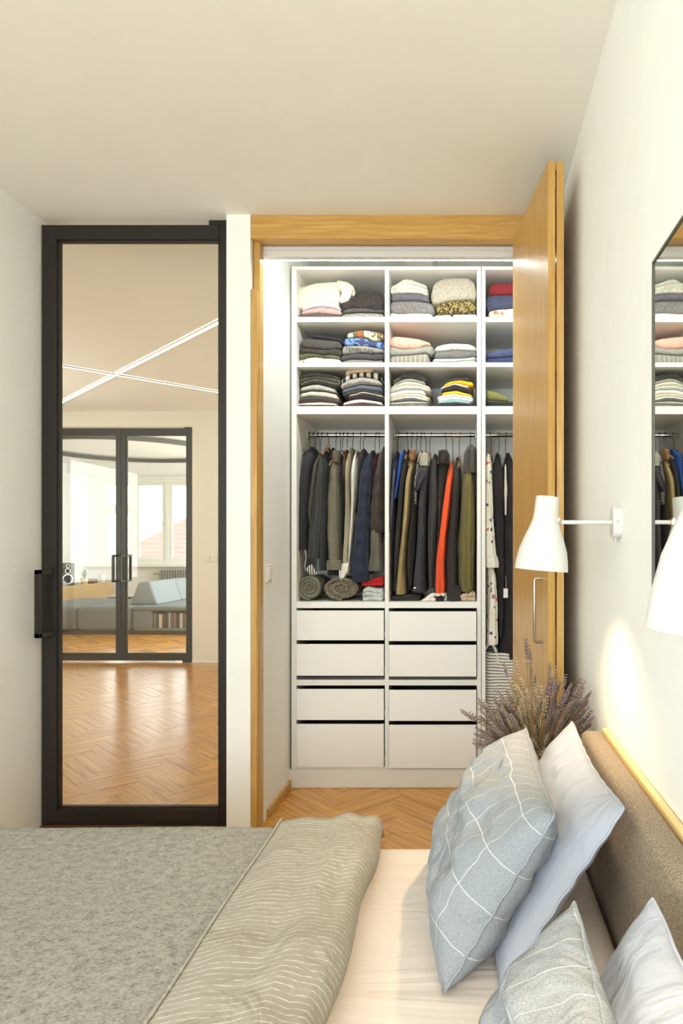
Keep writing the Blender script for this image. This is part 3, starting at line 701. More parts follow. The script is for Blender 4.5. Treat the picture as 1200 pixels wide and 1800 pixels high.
# lettering on the sweatshirt
def lettering(body, target, px, py, D, size, m, dx=0.0):
    cu = bpy.data.curves.new('lettering', 'FONT'); cu.body = body; cu.size = size; cu.align_x = 'LEFT'; cu.resolution_u = 4; cu.space_character = 1.06
    to = bpy.data.objects.new('lettering_tmp', cu); C.objects.link(to)
    bpy.context.view_layer.update()
    dg = bpy.context.evaluated_depsgraph_get(); me = bpy.data.meshes.new_from_object(to.evaluated_get(dg)); bpy.data.objects.remove(to); 
    bm = bmesh.new(); bm.from_mesh(me); bpy.data.meshes.remove(me); bmesh.ops.triangulate(bm, faces=bm.faces[:])
    bmesh.ops.subdivide_edges(bm, edges=bm.edges[:], cuts=1, use_grid_fill=False); bmesh.ops.triangulate(bm, faces=bm.faces[:])
    tb = bmesh.new(); tb.from_mesh(target.data); tree = BVHTree.FromBMesh(tb); tb.free()
    o = pt(px, py, D)
    for v in bm.verts:
        x, z = o.x + v.co.x, o.z + v.co.y - v.co.x * .09
        h = tree.ray_cast(Vector((x, D - .2, z)), Vector((0, 1, 0)))
        v.co = Vector((x, (h[0].y if h[0] else D + .01) - .0012, z))
    mb = MB(); mb.add(bm); return mb.build('lettering', m, target, fix=False)
lettering('TEMPS DES', tp[2], 606, 617, 3.652, .030, F((52, 50, 46)))
g = 'folded clothes on the third shelf, first bay'
pile(g, s3, [
    (520, 590, [(520, 712), (590, 712)], F((52, 46, 44)), 'folded_tee', 'dark tee lying flat on third shelf under a white one'),
    (523, 592, [(523, 709), (540, 707.5), (563, 706.5), (592, 709.5)], F((226, 212, 204), .05), 'folded_tee', 'white pinkish tee near the bottom of first tee pile'),
    (521, 594, [(521, 705), (544, 701), (571, 702.5), (594, 706.5)], F((76, 58, 48)), 'folded_tee', 'dark brown tee above the lowest white one'),
    (523, 595, [(523, 699), (544, 695), (571, 697), (595, 702)], F((92, 90, 88)), 'folded_tee', 'mid grey tee between brown and cream tees'),
    (526, 593, [(526, 692), (547, 688), (571, 689), (593, 694)], F((214, 208, 188), .06), 'folded_tee', 'cream tee in the middle of first dark tee pile'),
    (525, 592, [(525, 688), (547, 684.5), (563, 685), (592, 690.5)], F((58, 54, 50)), 'folded_tee', 'black tee lying on the cream tee'),
    (527, 590, [(527, 681), (547, 675), (559, 674), (573, 678), (590, 684)], F((186, 184, 172), .06), 'folded_tee', 'light grey tee with white edge in first tee pile'),
    (526, 590, [(526, 679), (547, 672), (563, 671.5), (590, 678)], F((50, 46, 44)), 'folded_tee', 'black tee just below the charcoal jeans'),
    (522, 598, [(522, 666), (532, 656), (555, 653.5), (582, 658), (598, 663)], F((84, 80, 72), .3, 90), 'folded_jeans', 'washed charcoal jeans bundled on top of first tee pile', 3)])
pile(g, s3, [
    (602, 674, [(602, 712), (634, 707), (658, 709), (674, 713)], F((80, 72, 64)), 'folded_tee', 'dark taupe tee at bottom of second tee pile'),
    (602, 672, [(602, 708), (623, 702.5), (636, 701.7), (658, 705), (672, 707)], F((232, 214, 206), .06), 'folded_tee', 'pinkish white tee with red edge near bottom of second pile'),
    (611, 675, [(611, 697), (638, 690), (655, 693), (675, 698)], F((48, 44, 46)), 'folded_tee', 'black tee with white hem in second tee pile'),
    (612, 674, [(612, 695), (638, 688.4), (655, 691.4), (674, 696)], F((226, 222, 212)), 'folded_tee', 'thin white tee lying on the black one'),
    (601, 672, [(601, 691), (636, 684), (672, 690)], F((66, 64, 58)), 'folded_tee', 'charcoal tee below the blue-grey tee'),
    (600, 672, [(600, 685), (617, 679), (636, 675), (658, 677), (672, 679)], F((96, 98, 112)), 'folded_tee', 'blue-grey tee halfway up second tee pile'),
    (600, 671, [(600, 681), (634, 672.5), (671, 677)], F((112, 104, 98)), 'folded_tee', 'taupe tee under the light grey sweatshirt'),
    (597, 671, [(597, 676), (614, 666), (634, 660.6), (652, 663), (671, 671)], F((164, 162, 152), .08), 'folded_sweatshirt', 'light grey sweatshirt domed below the striped tee'),
    (599, 670, [(599, 665), (614, 657), (634, 654), (660, 653), (670, 656)], patterned('sx', (206, 204, 192), (52, 50, 46), .42, 26), 'folded_tee', 'black and white striped tee near top of second pile'),
    (606, 656, [(606, 650), (626, 648.5), (656, 649)], F((206, 178, 150), .08), 'folded_blouse', 'small beige top at the very top of second pile')])
g = 'folded clothes on the top shelf, middle bay'
pile(g, s1, [
    (684, 761, [(684, 548), (700, 551), (726, 549), (756, 550), (761, 554)], F((236, 232, 216), .05), 'folded_shirt', 'cream white shirt flat under the grey wool jumper'),
    (684, 764, [(684, 530), (696, 527), (730, 527), (754, 530), (764, 537)], F((112, 106, 104), .4, 300, .5, .9, (150, 146, 142)), 'folded_jumper', 'thick mottled grey wool jumper on top shelf middle bay'),
    (686, 754, [(686, 516), (706, 513.6), (742, 515), (754, 523)], F((104, 100, 106), .1, 60), 'folded_jacket', 'slate quilted jacket below the crumpled white shirt'),
    (685, 752, [(685, 506), (700, 497), (710, 490), (724, 491), (736, 497), (752, 502)], F((216, 212, 196), .15, 60), 'crumpled_shirt', 'crumpled off-white shirt thrown on the slate jacket', 3)])
pile(g, s1, [
    (763, 793.4, [(763, 553), (793, 552)], F((228, 228, 222), .05), 'folded_shirt', 'first of two white folds under the animal print jumper, by cream shirt'),
    ], 3.656)
lp = pile(g, s1, [
    (794.6, 838, [(794, 552), (838, 551)], F((230, 230, 226), .05), 'folded_shirt', 'second white fold under the animal print jumper, by the wide stile')], 3.656)
def zfloor(px): return Z(552, 3.655)
prev_base = Z(551.0, 3.655)
pile(g, prev_base + .001, [
    (766, 837, [(766, 532), (794, 526), (828, 524), (837, 528)], patterned('blotch', (154, 136, 84), (52, 46, 36), (150, 132, 82), 75), 'folded_jumper', 'tan and black animal print jumper on white folds'),
    (757, 838, [(757, 506), (766, 493), (782, 487), (800, 486), (822, 487), (833, 493), (838, 503)], F((184, 174, 154), .45, 340, .6, .95, (218, 210, 190)), 'folded_jumper', 'big beige boucle jumper on top of animal print one', 1)])
g = 'folded clothes on the top shelf, last bay'
pile(g, s1, [
    (857, 940, [(857, 547), (868, 543), (885, 541), (900, 540), (940, 540)], patterned('blotch', (234, 218, 196), (234, 218, 196), (206, 116, 66), 40), 'folded_blanket', 'cream throw with orange zigzag at bottom of last bay'),
    (854, 940, [(854, 519), (870, 517), (940, 517)], F((72, 76, 98), .35, 260), 'folded_jumper', 'navy fleck jumper under the burgundy one'),
    (859, 940, [(859, 499), (880, 496), (940, 496)], F((132, 44, 48), .12), 'folded_jumper', 'burgundy jumper topmost in the last bay')])
g = 'folded clothes on the second shelf, middle bay'
pile(g, s2, [
    (684, 755, [(684, 625), (720, 623), (750, 620), (755, 624)], patterned('sx', (140, 134, 120), (196, 190, 176), .10, 42), 'folded_towel', 'taupe towel with thin pale stripes on the second shelf'),
    (683, 763, [(683, 607), (706, 613), (730, 612), (750, 606), (763, 609)], F((148, 148, 140), .1), 'folded_trousers', 'soft grey trousers draped between towel and pink jumper'),
    (683, 757, [(683, 596), (692, 589), (710, 590.5), (736, 594), (757, 602)], F((226, 172, 152), .07), 'folded_jumper', 'salmon pink jumper topmost in second shelf middle pile')])
pile(g, s2, [
    (754, 838, [(754, 635), (790, 636), (838, 632)], F((186, 176, 146), .2, 80), 'folded_scarf', 'cream and tan scarf at bottom beside the striped towel'),
    (760, 837, [(760, 630), (810, 630), (837, 627)], F((186, 202, 208), .08), 'folded_shirt', 'pale blue shirt under the grey chinos'),
    (763, 838, [(763, 618), (800, 614), (838, 616)], F((112, 110, 104), .1), 'folded_chinos', 'dark grey chinos between pale blue shirt and ivory trousers'),
    (764, 837, [(764, 609), (780, 603.5), (794, 602), (822, 603), (837, 609)], F((206, 206, 192), .06), 'folded_trousers', 'ivory grey trousers on top, middle bay second shelf')])
g = 'folded clothes on the second shelf, last bay'
pile(g, s2, [
    (853, 940, [(853, 630), (900, 626), (940, 625)], F((58, 66, 96), .15), 'folded_jeans', 'navy jeans lying lowest in the last bay, second shelf'),
    (853, 940, [(853, 619), (870, 615), (900, 611), (940, 610)], F((74, 82, 112), .3, 260), 'folded_jeans', 'lighter navy jeans resting on the darker pair')])
g = 'folded tees on the third shelf, middle bay'
pile(g, s3, [
    (682, 752, [(682, 711), (750, 709)], patterned('blotch', (150, 144, 128), (84, 80, 70), (206, 200, 186), 150), 'folded_tee', 'speckled grey tee at very bottom of pale tee pile'),
    (683, 752, [(683, 708), (720, 705), (752, 707)], F((176, 170, 156)), 'folded_tee', 'greige tee second from bottom of pale tee pile'),
    (690, 748, [(690, 704.5), (710, 700), (726, 699.5), (748, 704)], F((84, 90, 96)), 'folded_tee', 'dark slate tee in the lower part of pale tee pile'),
    (685, 753, [(685, 702), (706, 697), (730, 696), (753, 702)], F((222, 218, 206), .05), 'folded_tee', 'off-white tee lying on the dark slate tee'),
    (684, 756, [(684, 698), (715, 691), (738, 691.5), (756, 699)], F((206, 192, 170), .08), 'folded_tee', 'beige tee below the pure white tee'),
    (684, 748, [(684, 691), (710, 684), (742, 685), (748, 688)], F((236, 236, 230), .03), 'folded_tee', 'pure white tee halfway up pale tee pile'),
    (684, 757, [(684, 684), (710, 676.5), (730, 677), (757, 684)], F((198, 196, 184), .06), 'folded_tee', 'pale grey tee above the pure white tee'),
    (685, 756, [(685, 681), (712, 670.5), (730, 671.5), (756, 680)], F((216, 208, 186), .06), 'folded_tee', 'cream tee below the mid grey one on top'),
    (690, 748, [(690, 676), (710, 665.5), (722, 664.5), (748, 671)], F((150, 148, 140), .08), 'folded_tee', 'mid grey tee under the charcoal top of pale pile'),
    (690, 749, [(690, 667), (706, 656.5), (730, 654.5), (749, 662)], F((80, 78, 74)), 'folded_tee', 'charcoal tee topmost on the pale tee pile')])
pile(g, s3, [
    (764, 838, [(764, 714), (838, 712)], F((74, 70, 62)), 'folded_tee', 'dark olive tee at bottom of pile with yellow tees'),
    (769, 834, [(769, 709), (800, 707), (834, 711)], F((58, 56, 54)), 'folded_tee', 'black tee below the white and teal tees'),
    (769, 828, [(769, 706), (800, 702), (828, 706)], F((150, 186, 190), .08), 'folded_tee', 'pale teal tee in the yellow and white pile'),
    (770, 831, [(770, 702), (798, 697), (831, 703)], F((232, 234, 232), .03), 'folded_tee', 'white tee directly on the pale teal one'),
    (768, 832, [(768, 697), (798, 692), (832, 698)], F((222, 220, 224), .03), 'folded_tee', 'cool white tee under the lower yellow tee'),
    (776, 830, [(776, 690), (802, 686), (830, 694)], F((238, 196, 48), .06), 'folded_tee', 'lower of two yellow tees in the third shelf pile'),
    (775, 830, [(775, 684), (798, 676), (830, 684)], F((52, 46, 44)), 'folded_tee', 'black tee between the two yellow tees'),
    (774, 824, [(774, 681.5), (800, 673.5), (824, 679)], F((232, 226, 210)), 'folded_tee', 'thin ivory tee under the upper yellow tee'),
    (778, 832, [(778, 678), (790, 671), (810, 668), (832, 672)], F((242, 184, 40), .06), 'folded_tee', 'upper of two yellow tees, bright under a black top'),
    (779, 826, [(779, 673), (798, 664), (826, 664)], F((66, 62, 62)), 'folded_blouse', 'black top on top of the yellow and white pile')])
g = 'folded clothes on the third shelf, last bay'
pile(g, s3, [
    (852, 940, [(852, 710), (940, 711)], F((66, 66, 92)), 'folded_trousers', 'navy trousers flat on third shelf of the last bay'),
    (853, 940, [(853, 701), (870, 703), (898, 705), (940, 706)], F((72, 70, 56)), 'folded_trousers', 'dark olive trousers above the navy pair'),
    (855, 893, [(855, 684), (870, 687), (882, 693), (893, 700)], F((132, 132, 78), .15), 'folded_shorts', 'light olive bundle slanting on the darker trousers')])

# ---------------------------------------------------------------- hanging clothes
def garment(nm, mesh_name, parent, left, right, Df, dep, m, quilt=0, wr=.007, seed=0, topdep=None, flare=0.0, n=34):
    fl, fr = poly_fn([(y, x) for x, y in left]), poly_fn([(y, x) for x, y in right])
    y0 = min(left[0][1], right[0][1]); y1 = max(left[-1][1], right[-1][1]); rows = []
    seg = 40; topdep = topdep or dep * .35
    for i in range(n + 1):
        t = i / n; py = y0 + (y1 - y0) * t; xl, xr_ = X(fl(py), Df), X(fr(py), Df); z = Z(py, Df)
        wid = max(xr_ - xl, .004); cx_ = (xl + xr_) / 2
        q = min(1, t / .22); dd = topdep + (dep - topdep) * math.sin(q * math.pi / 2)
        cap_ = min(1, .38 + t * 9) * (1 if t < .985 else .94)
        yc = Df + dep * .5
        row = []
        for k in range(seg):
            a = 2 * math.pi * k / seg; ca, sa = math.cos(a), math.sin(a)
            ex = math.copysign(abs(ca) ** .7, ca); ey = math.copysign(abs(sa) ** .8, sa)
            x = cx_ + ex * wid / 2 * cap_; y = yc + ey * dd / 2
            f = noise.noise(Vector((x * 30 + seed * 3.3, y * 14, z * 2.2))) * wr + noise.noise(Vector((x * 12, y * 9 + seed, z * 11))) * wr * .7
            f += math.sin(a * 7 + seed * 1.7 + noise.noise(Vector((seed, z * 1.6, 2))) * 4) * .0035 * min(1, t * 3) + math.sin(a * 11 + seed + z * 2) * .0016 * min(1, t * 2)
            if quilt: f += abs(math.sin(z * math.pi / quilt)) * .007 - .004
            row.append(Vector((x + ca * f * .5, max(y + sa * f * 1.6, 3.618), z)))
        rows.append(row)
    mb = MB(); mb.grid(rows, closed_u=True, cap=True)
    return mb.build(mesh_name, m, parent, smooth=60)
_hz = zr
def hanger(px, label, wood, zneck, group):
    x = X(px, YR); o = empty('clothes_hanger', (x, YR, zr), label=label, cat='hanger', group=group)
    pts = []
    for k in range(13):
        a = R(200) - R(230) * k / 12
        pts.append((.0, .0165 * math.cos(a), .0165 * math.sin(a)))
    tilt = random.uniform(-.012, .012)
    zn = zneck - zr
    pts += [(tilt * .4, .012, -.012), (tilt, .0, -.03), (tilt, 0, zn)]
    MB().tube(pts, .0018, 6).build('hook', M['wire'], o, smooth=True)
    mm = M['hanger'] if wood else M['wire']
    r = .008 if wood else .003
    ps = [(tilt, -.17 + .34 * k / 10, zn - .012 - .055 * abs(-1 + k / 5) ** 1.4) for k in range(11)]
    MB().tube(ps, [r * (.7 + .3 * math.sin(math.pi * k / 10)) for k in range(11)], 8).build('shoulder_bar', mm, o, smooth=True)
    if wood: MB().box(tilt - .007, tilt + .007, -.02, .02, zn - .022, zn + .012, .003).build('neck_block', mm, o)
    return o
GI = [0]
def hung(nm, label, m, left, right, Df=3.66, dep=.40, hook=None, hlabel=None, wood=True, group='clothes on the first rail', quilt=0, extra=None, wr=.007, zneck=None):
    GI[0] += 1
    o = empty(nm, pt((left[0][0] + right[0][0]) / 2, left[0][1], Df + dep / 2), label=label, cat='clothes', group=group)
    b_ = garment(nm, 'body', None, left, right, Df, dep, m, quilt, wr, GI[0]); b_.parent = o; b_.matrix_parent_inverse = Matrix.Translation(-o.location)
    for e in (extra or []):
        q = garment(nm, e['name'], None, e['left'], e['right'], e.get('Df', Df - .02), e.get('dep', .10), e.get('m', m), e.get('quilt', 0), e.get('wr', wr), GI[0] + 50, e.get('topdep'))
        q.parent = o; q.matrix_parent_inverse = Matrix.Translation(-o.location)
        if e.get('label'): q['label'] = e['label']
    if hook:
        zt_ = Z(left[0][1], Df)
        hanger(hook, hlabel or f'hanger carrying the {label.split(",")[0]}'[:90], wood, zneck or (zt_ + .012), 'hangers on ' + group.split(' on ')[1])
    return o
g = 'clothes on the first rail'
BLK, CHAR, NAVY = F((50, 48, 52)), F((66, 66, 68)), F((46, 52, 66), .1, 60)
hung('wool_coat', 'black wool coat hanging first beside the wardrobe side', F((54, 53, 58)), [(533, 782), (527, 796), (523, 850), (518, 910), (517, 966)], [(543, 779), (548, 800), (542, 850), (539, 930), (538, 967)], hook=544, hlabel='dark hook above the black wool coat', wood=False, group=g)
hung('shirt', 'cream shirt glimpsed between black coat and brown jacket', F((206, 198, 172)), [(541, 800), (541, 830), (541, 845)], [(548, 800), (546, 830), (543, 845)], Df=3.70, dep=.3, hook=551, hlabel='wooden hanger between black coat and brown jacket', group=g)
hung('jacket', 'brown-grey wool jacket second along the first rail', F((92, 85, 78), .15), [(553, 800), (546, 815), (539, 862), (537, 900), (540, 921)], [(560, 788), (558, 820), (556, 870), (551, 905), (546, 921)], hook=559, hlabel='hook above the brown-grey wool jacket', wood=False, group=g)
hung('blazer', 'charcoal blazer with dark sleeve hanging past the striped pouch', F((66, 67, 66)), [(558, 789), (556, 820), (553, 880), (555, 950), (556, 1000)], [(569, 786), (573, 820), (574, 880), (572, 950), (571, 1003)], Df=3.69, hook=566, hlabel='hook above the charcoal blazer', wood=False, group=g,
     extra=[dict(name='sleeve', left=[(557, 812), (552, 870), (541, 925), (539, 975)], right=[(566, 800), (564, 870), (560, 930), (556, 982)], Df=3.645, dep=.09)])
hung('blouse', 'black top with open neck between blazer and denim jacket', BLK, [(573, 782), (572, 815), (572, 880), (570, 1012)], [(582, 782), (586, 810), (592, 880), (600, 1012)], Df=3.74, dep=.3, hook=576, hlabel='wooden hanger showing at neck of a black top', group=g)
dj = F((116, 111, 94), .22, 200)
hung('denim_jacket', 'faded grey denim jacket with wide stitched cuff', dj, [(583, 797), (576, 815), (570, 880), (569, 940), (571, 984)], [(591, 790), (593, 815), (597, 880), (599, 940), (599, 984)], hook=591, hlabel='wooden hanger above the denim jacket', group=g,
     extra=[dict(name='collar', left=[(583, 791), (581, 800), (584, 810)], right=[(593, 789), (594, 800), (592, 812)], Df=3.65, dep=.1, m=F((96, 92, 78), .2)), dict(name='cuff', left=[(570.5, 984), (571, 1002)], right=[(599.5, 984), (599.5, 1002)], Df=3.645, dep=.12, topdep=.12, wr=.001)])
hung('cardigan', 'thin black cardigan between denim jacket and khaki hoodie', F((48, 46, 46)), [(594, 800), (596, 850), (598, 900), (598, 953)], [(600, 800), (603, 850), (603, 900), (601, 955)], Df=3.70, dep=.32, hook=598, hlabel='wooden hanger above the thin black cardigan', group=g)
hung('shirt', 'brown and green narrow garment tops behind khaki hoodie', F((120, 96, 74)), [(601, 786), (602, 830), (603, 900)], [(606, 786), (607, 830), (607, 900)], Df=3.74, dep=.26, hook=604, hlabel='hook above the narrow brown garment', wood=False, group=g)
hung('hoodie', 'khaki grey hoodie with long straight sleeve', F((160, 154, 130)), [(607, 782), (604, 810), (603, 900), (600, 960), (599, 989)], [(613, 780), (613, 820), (614.5, 880), (614.5, 940), (612, 989)], Df=3.665, hook=611, hlabel='hook above the khaki grey hoodie', wood=False, group=g)
hung('shirt', 'long white shirt hanging beside navy puffer', F((230, 226, 212), .05), [(615, 786), (614, 830), (615, 880), (612, 950), (608, 1000)], [(624, 785), (625, 850), (621, 920), (617, 970), (613, 1008)], Df=3.66, hook=621, hlabel='wooden hanger above the long white shirt', group=g,
     extra=[dict(name='shirt_tail', left=[(600, 988), (594, 1005), (596, 1020)], right=[(613, 988), (613, 1003), (602, 1020)], Df=3.66, dep=.08, wr=.006)])
hung('blouse', 'dark plum top with small yellow tag', F((60, 50, 54)), [(627, 788), (626, 815), (626, 850), (622, 900)], [(640, 784), (640, 800), (634, 850), (628, 900)], Df=3.71, dep=.3, hook=634, hlabel='hook above the dark plum top', wood=False, group=g)
hung('puffer_jacket', 'navy quilted puffer jacket hanging lowest on first rail', NAVY, [(642, 789), (636, 810), (632, 850), (630, 900), (628, 1000)], [(656, 786), (658, 810), (655, 850), (649, 900), (646, 1010)], Df=3.70, dep=.36, hook=642, hlabel='hook above the navy puffer', wood=False, group=g, quilt=.10,
     extra=[dict(name='sleeve', left=[(640, 800), (631, 832), (626, 900), (619, 960), (614, 1000), (616, 1020)], right=[(655, 795), (650, 840), (647, 920), (647, 1000), (645, 1023)], Df=3.635, dep=.11, quilt=.085, wr=.006)])
hung('blouse', 'dark red top between navy and brown puffers', F((112, 34, 40)), [(656, 795), (654, 820), (652, 850), (652, 880)], [(662, 792), (661, 820), (658, 850), (656, 880)], Df=3.70, dep=.3, hook=661, hlabel='wooden hanger above the dark red top', group=g)
hung('puffer_jacket', 'dark brown puffer with grey knit sleeve at bay divider', F((72, 64, 56), .1, 60), [(665, 785), (656, 825), (648, 870), (645, 905), (645, 936)], [(673, 779), (674, 830), (675, 880), (675, 936)], Df=3.64, dep=.40, hook=666, hlabel='hook above the dark brown puffer', wood=False, group=g, quilt=.09,
     extra=[dict(name='knit_sleeve', label='grey knit sleeve with flared open end', left=[(650, 930), (650, 970), (645, 1004)], right=[(667, 930), (668, 970), (669, 1004)], Df=3.65, dep=.07, topdep=.07, m=F((104, 100, 86), .2, 300))])
g = 'clothes on the second rail'
hung('puffer_jacket', 'black puffy jacket with lilac-grey lining by the divider', F((64, 62, 64), .1, 60), [(690, 790), (685, 805), (685, 880), (684, 960), (684, 1042)], [(697, 786), (698, 810), (693, 880), (690, 960), (689, 1044)], Df=3.68, dep=.38, hook=693, hlabel='hook above the black puffy jacket', wood=False, group=g,
     extra=[dict(name='lining', label='lilac-grey lining strip', left=[(690, 835), (687, 870), (684.5, 930)], right=[(695, 825), (691, 870), (687, 930)], Df=3.645, dep=.05, m=F((92, 92, 110)))])
hung('rain_jacket', 'bright blue jacket edge showing between two black jackets', F((42, 96, 190), .08), [(704, 785), (699, 810), (695, 840), (692.5, 872)], [(709, 784), (705, 810), (701, 840), (694.5, 875)], Df=3.64, dep=.34, hook=701, hlabel='hook above the bright blue jacket', wood=False, group=g)
hung('jacket', 'long black jacket left of the khaki one', F((56, 53, 50)), [(710, 786), (704, 815), (699, 860), (695, 920), (691, 970), (690, 1040)], [(718, 784), (717, 810), (709, 850), (705, 910), (702, 960), (694, 1040)], Df=3.66, hook=715, hlabel='wooden hanger above the long black jacket', group=g)
kh = F((164, 143, 96), .1)
hung('khaki_jacket', 'khaki jacket with zip cuff and brown collar', kh, [(720, 797), (716, 810), (711, 840), (707, 900), (703, 950), (696, 1000), (690, 1041)], [(728, 790), (728, 815), (722, 838), (718, 900), (713, 950), (710.5, 1000), (714, 1045)], Df=3.65, hook=725, hlabel='wooden hanger above the khaki jacket', group=g,
     extra=[dict(name='collar', label='brown collar', left=[(719, 790), (717, 800), (720, 806)], right=[(730, 787), (731, 797), (727, 808)], Df=3.64, dep=.14, m=F((146, 112, 72)))])
hung('jacket', 'narrow black jacket between khaki one and checked shirt', F((52, 48, 46)), [(730, 790), (724, 840), (720, 900), (714, 960), (713, 1000), (718, 1034)], [(735, 788), (731, 840), (731, 900), (729, 960), (724, 1010), (722, 1036)], Df=3.68, hook=733, hlabel='hook above the narrow black jacket', wood=False, group=g)
hung('checked_shirt', 'small black and white checked shirt edge among dark jackets', patterned('blotch', (52, 46, 48), (226, 220, 216), (150, 60, 60), 110), [(734, 788), (731, 815), (727, 845), (728, 880)], [(742, 786), (738, 815), (732, 845), (731, 886)], Df=3.665, dep=.34, hook=741, hlabel='hook above the checked shirt', wood=False, group=g)
hung('parka', 'charcoal parka with light grey hood lining and silver snap', F((66, 65, 69), .1), [(742, 792), (737, 820), (733, 870), (731, 950), (725, 1010), (722, 1040)], [(754, 792), (754, 830), (748, 880), (747, 950), (745, 1010), (748, 1042)], Df=3.655, hook=746, hlabel='wooden hanger above the charcoal parka', group=g,
     extra=[dict(name='hood', label='light grey hood lining', left=[(740, 793), (736, 805), (737, 815)], right=[(752, 793), (756, 805), (753, 818)], Df=3.635, dep=.12, m=F((168, 166, 148), .1)), dict(name='sleeve', left=[(737, 817), (730, 845), (728, 860)], right=[(753, 817), (750, 835), (734, 862)], Df=3.63, dep=.08)])
bp = MB(); bp.lathe([(.001, -.004), (.006, -.003), (.007, 0), (.001, 0)], Matrix.Translation(pt(729, 1034, 3.64)) @ Matrix.Rotation(R(90), 4, 'X') @ Matrix.Rotation(R(180), 4, 'X'), 16)
snap = bp.build('snap', M['chrome'], None, smooth=True); pk = [o for o in bpy.data.objects if o.name.startswith('parka')][0]; snap.parent = pk; snap.matrix_parent_inverse = Matrix.Translation(-pk.location)
hung('coat', 'dark grey softshell coat beside the charcoal parka', F((70, 67, 64)), [(757, 795), (752, 825), (750, 880), (749, 950), (752, 1030)], [(768, 792), (769, 830), (771, 880), (767, 950), (762, 1035)], Df=3.665, hook=758, hlabel='wooden hanger above the dark grey softshell', group=g)
hung('jacket', 'black hooded jacket just left of the orange one', F((58, 51, 48)), [(771, 790), (769, 812), (768, 860), (769, 920), (764, 990), (760, 1046)], [(788, 788), (788, 812), (781, 860), (774, 920), (768, 980), (766, 1048)], Df=3.675, hook=783, hlabel='wooden hanger above the black hooded jacket', group=g,
     extra=[dict(name='hood', left=[(770, 792), (768, 803), (767, 813)], right=[(785, 788), (790, 800), (789, 814)], Df=3.635, dep=.12)])
ora = F((240, 92, 48), .05)
hung('track_jacket', 'bright orange-red jacket with black and white hem stripes', ora, [(789, 808), (785, 820), (779, 862), (772, 920), (764, 980), (761, 1043)], [(796, 806), (797, 830), (791, 895), (785, 945), (782, 985), (784, 1043)], Df=3.635, dep=.40, hook=793, hlabel='wooden hanger above the orange-red jacket', group=g,
     extra=[dict(name='white_hem_stripe', label='thin white hem stripe', left=[(761, 1043), (761, 1048)], right=[(784, 1043), (784, 1047)], Df=3.633, dep=.10, topdep=.10, m=F((230, 226, 216)), wr=.001), dict(name='black_hem', label='black hem band', left=[(761, 1048), (763, 1057)], right=[(784, 1047), (783, 1054)], Df=3.634, dep=.10, topdep=.1, m=F((50, 46, 44)), wr=.001)])
hung('coat', 'black coat right beside the orange-red jacket, cuff folded', F((58, 53, 51)), [(799, 800), (796, 840), (791, 900), (785, 950), (783, 990), (784, 1058)], [(808, 798), (809, 830), (806, 900), (803, 960), (803, 1020), (806, 1050)], Df=3.65, hook=809, hlabel='wooden hanger leaning above the black coat', group=g,
     extra=[dict(name='cuff', left=[(785, 1030), (784, 1061)], right=[(808, 1030), (813, 1056)], Df=3.64, dep=.10, topdep=.1)])
ol = F((116, 107, 64), .1)
hung('olive_jacket', 'olive green field jacket with dark hood, last on second rail', ol, [(820, 800), (814, 818), (810, 860), (806, 910), (802, 960), (805, 1037)], [(829, 800), (834, 830), (836, 880), (837, 950), (834, 1040)], Df=3.64, dep=.42, hook=827, hlabel='hook above the olive field jacket', wood=False, group=g,
     extra=[dict(name='hood', label='dark grey hood', left=[(822, 780), (816, 795), (814, 818)], right=[(831, 778), (837, 786), (837.3, 830)], Df=3.632, dep=.16, m=F((84, 80, 72))), dict(name='sleeve', left=[(820, 812), (815, 860), (812, 940), (811, 1030)], right=[(828, 812), (832, 860), (833, 940), (830, 1034)], Df=3.632, dep=.08)])
g = 'clothes on the third rail'
fl = patterned('flowers', (232, 226, 208), (84, 96, 128), (206, 120, 104), 26)
hung('floral_robe', 'cream floral robe with wide cuffed sleeve, first on third rail', fl, [(857, 792), (853.5, 830), (853.3, 900), (853.3, 1000), (853.3, 1110)], [(866, 788), (868, 830), (870, 900), (872, 1000), (870, 1120)], Df=3.68, dep=.38, hook=861, hlabel='hook above the cream floral robe', wood=False, group=g,
     extra=[dict(name='sleeve', left=[(854, 800), (853.4, 850), (853.4, 920), (853.4, 985)], right=[(863, 796), (865, 850), (868, 920), (873, 985)], Df=3.625, dep=.10), dict(name='cuff', left=[(853.5, 978), (854, 998)], right=[(873, 975), (877, 990)], Df=3.62, dep=.12, topdep=.12, m=F((228, 222, 206), .05)), dict(name='skirt_panel', left=[(862, 1000), (859, 1080), (857, 1134)], right=[(871, 1000), (875, 1070), (876, 1128)], Df=3.63, dep=.12)])
hung('trousers', 'black trousers hanging right beside the floral robe', F((50, 45, 45)), [(871, 790), (866, 830), (868, 920), (872, 1000), (876, 1080), (878, 1122)], [(881, 789), (888, 830), (888, 920), (888, 1000), (887, 1060), (884, 1122)], Df=3.66, hook=876, hlabel='hook above the black trousers', wood=False, group=g)
hung('dress', 'black dress with white strip beside the oak door', F((52, 48, 50)), [(887, 795), (885, 830), (884, 920), (884, 1000), (880, 1080), (878, 1160)], [(903, 790), (915, 830), (915, 920), (915, 1000), (915, 1160)], Df=3.68, hook=889, hlabel='metal clip hanger above the black dress', wood=False, group=g,
     extra=[dict(name='white_strip', label='white strip of cloth', left=[(887, 815), (886, 860), (888, 905)], right=[(890, 820), (891, 860), (889, 905)], Df=3.665, dep=.05, m=F((222, 216, 204)))])
tg = empty('price_tag', pt(888.5, 1043, 3.655), label='blank white card tag hanging on the dark clothes, third rail', cat='tag')
MB().box(-.012, .012, 0, .0015, -.024, .026, .0005).build('card', M['plastic'], tg); MB().tube([(0, .001, .024), (.004, .01, .06), (0, .02, .09)], .0008, 5).build('string', M['plastic'], tg)

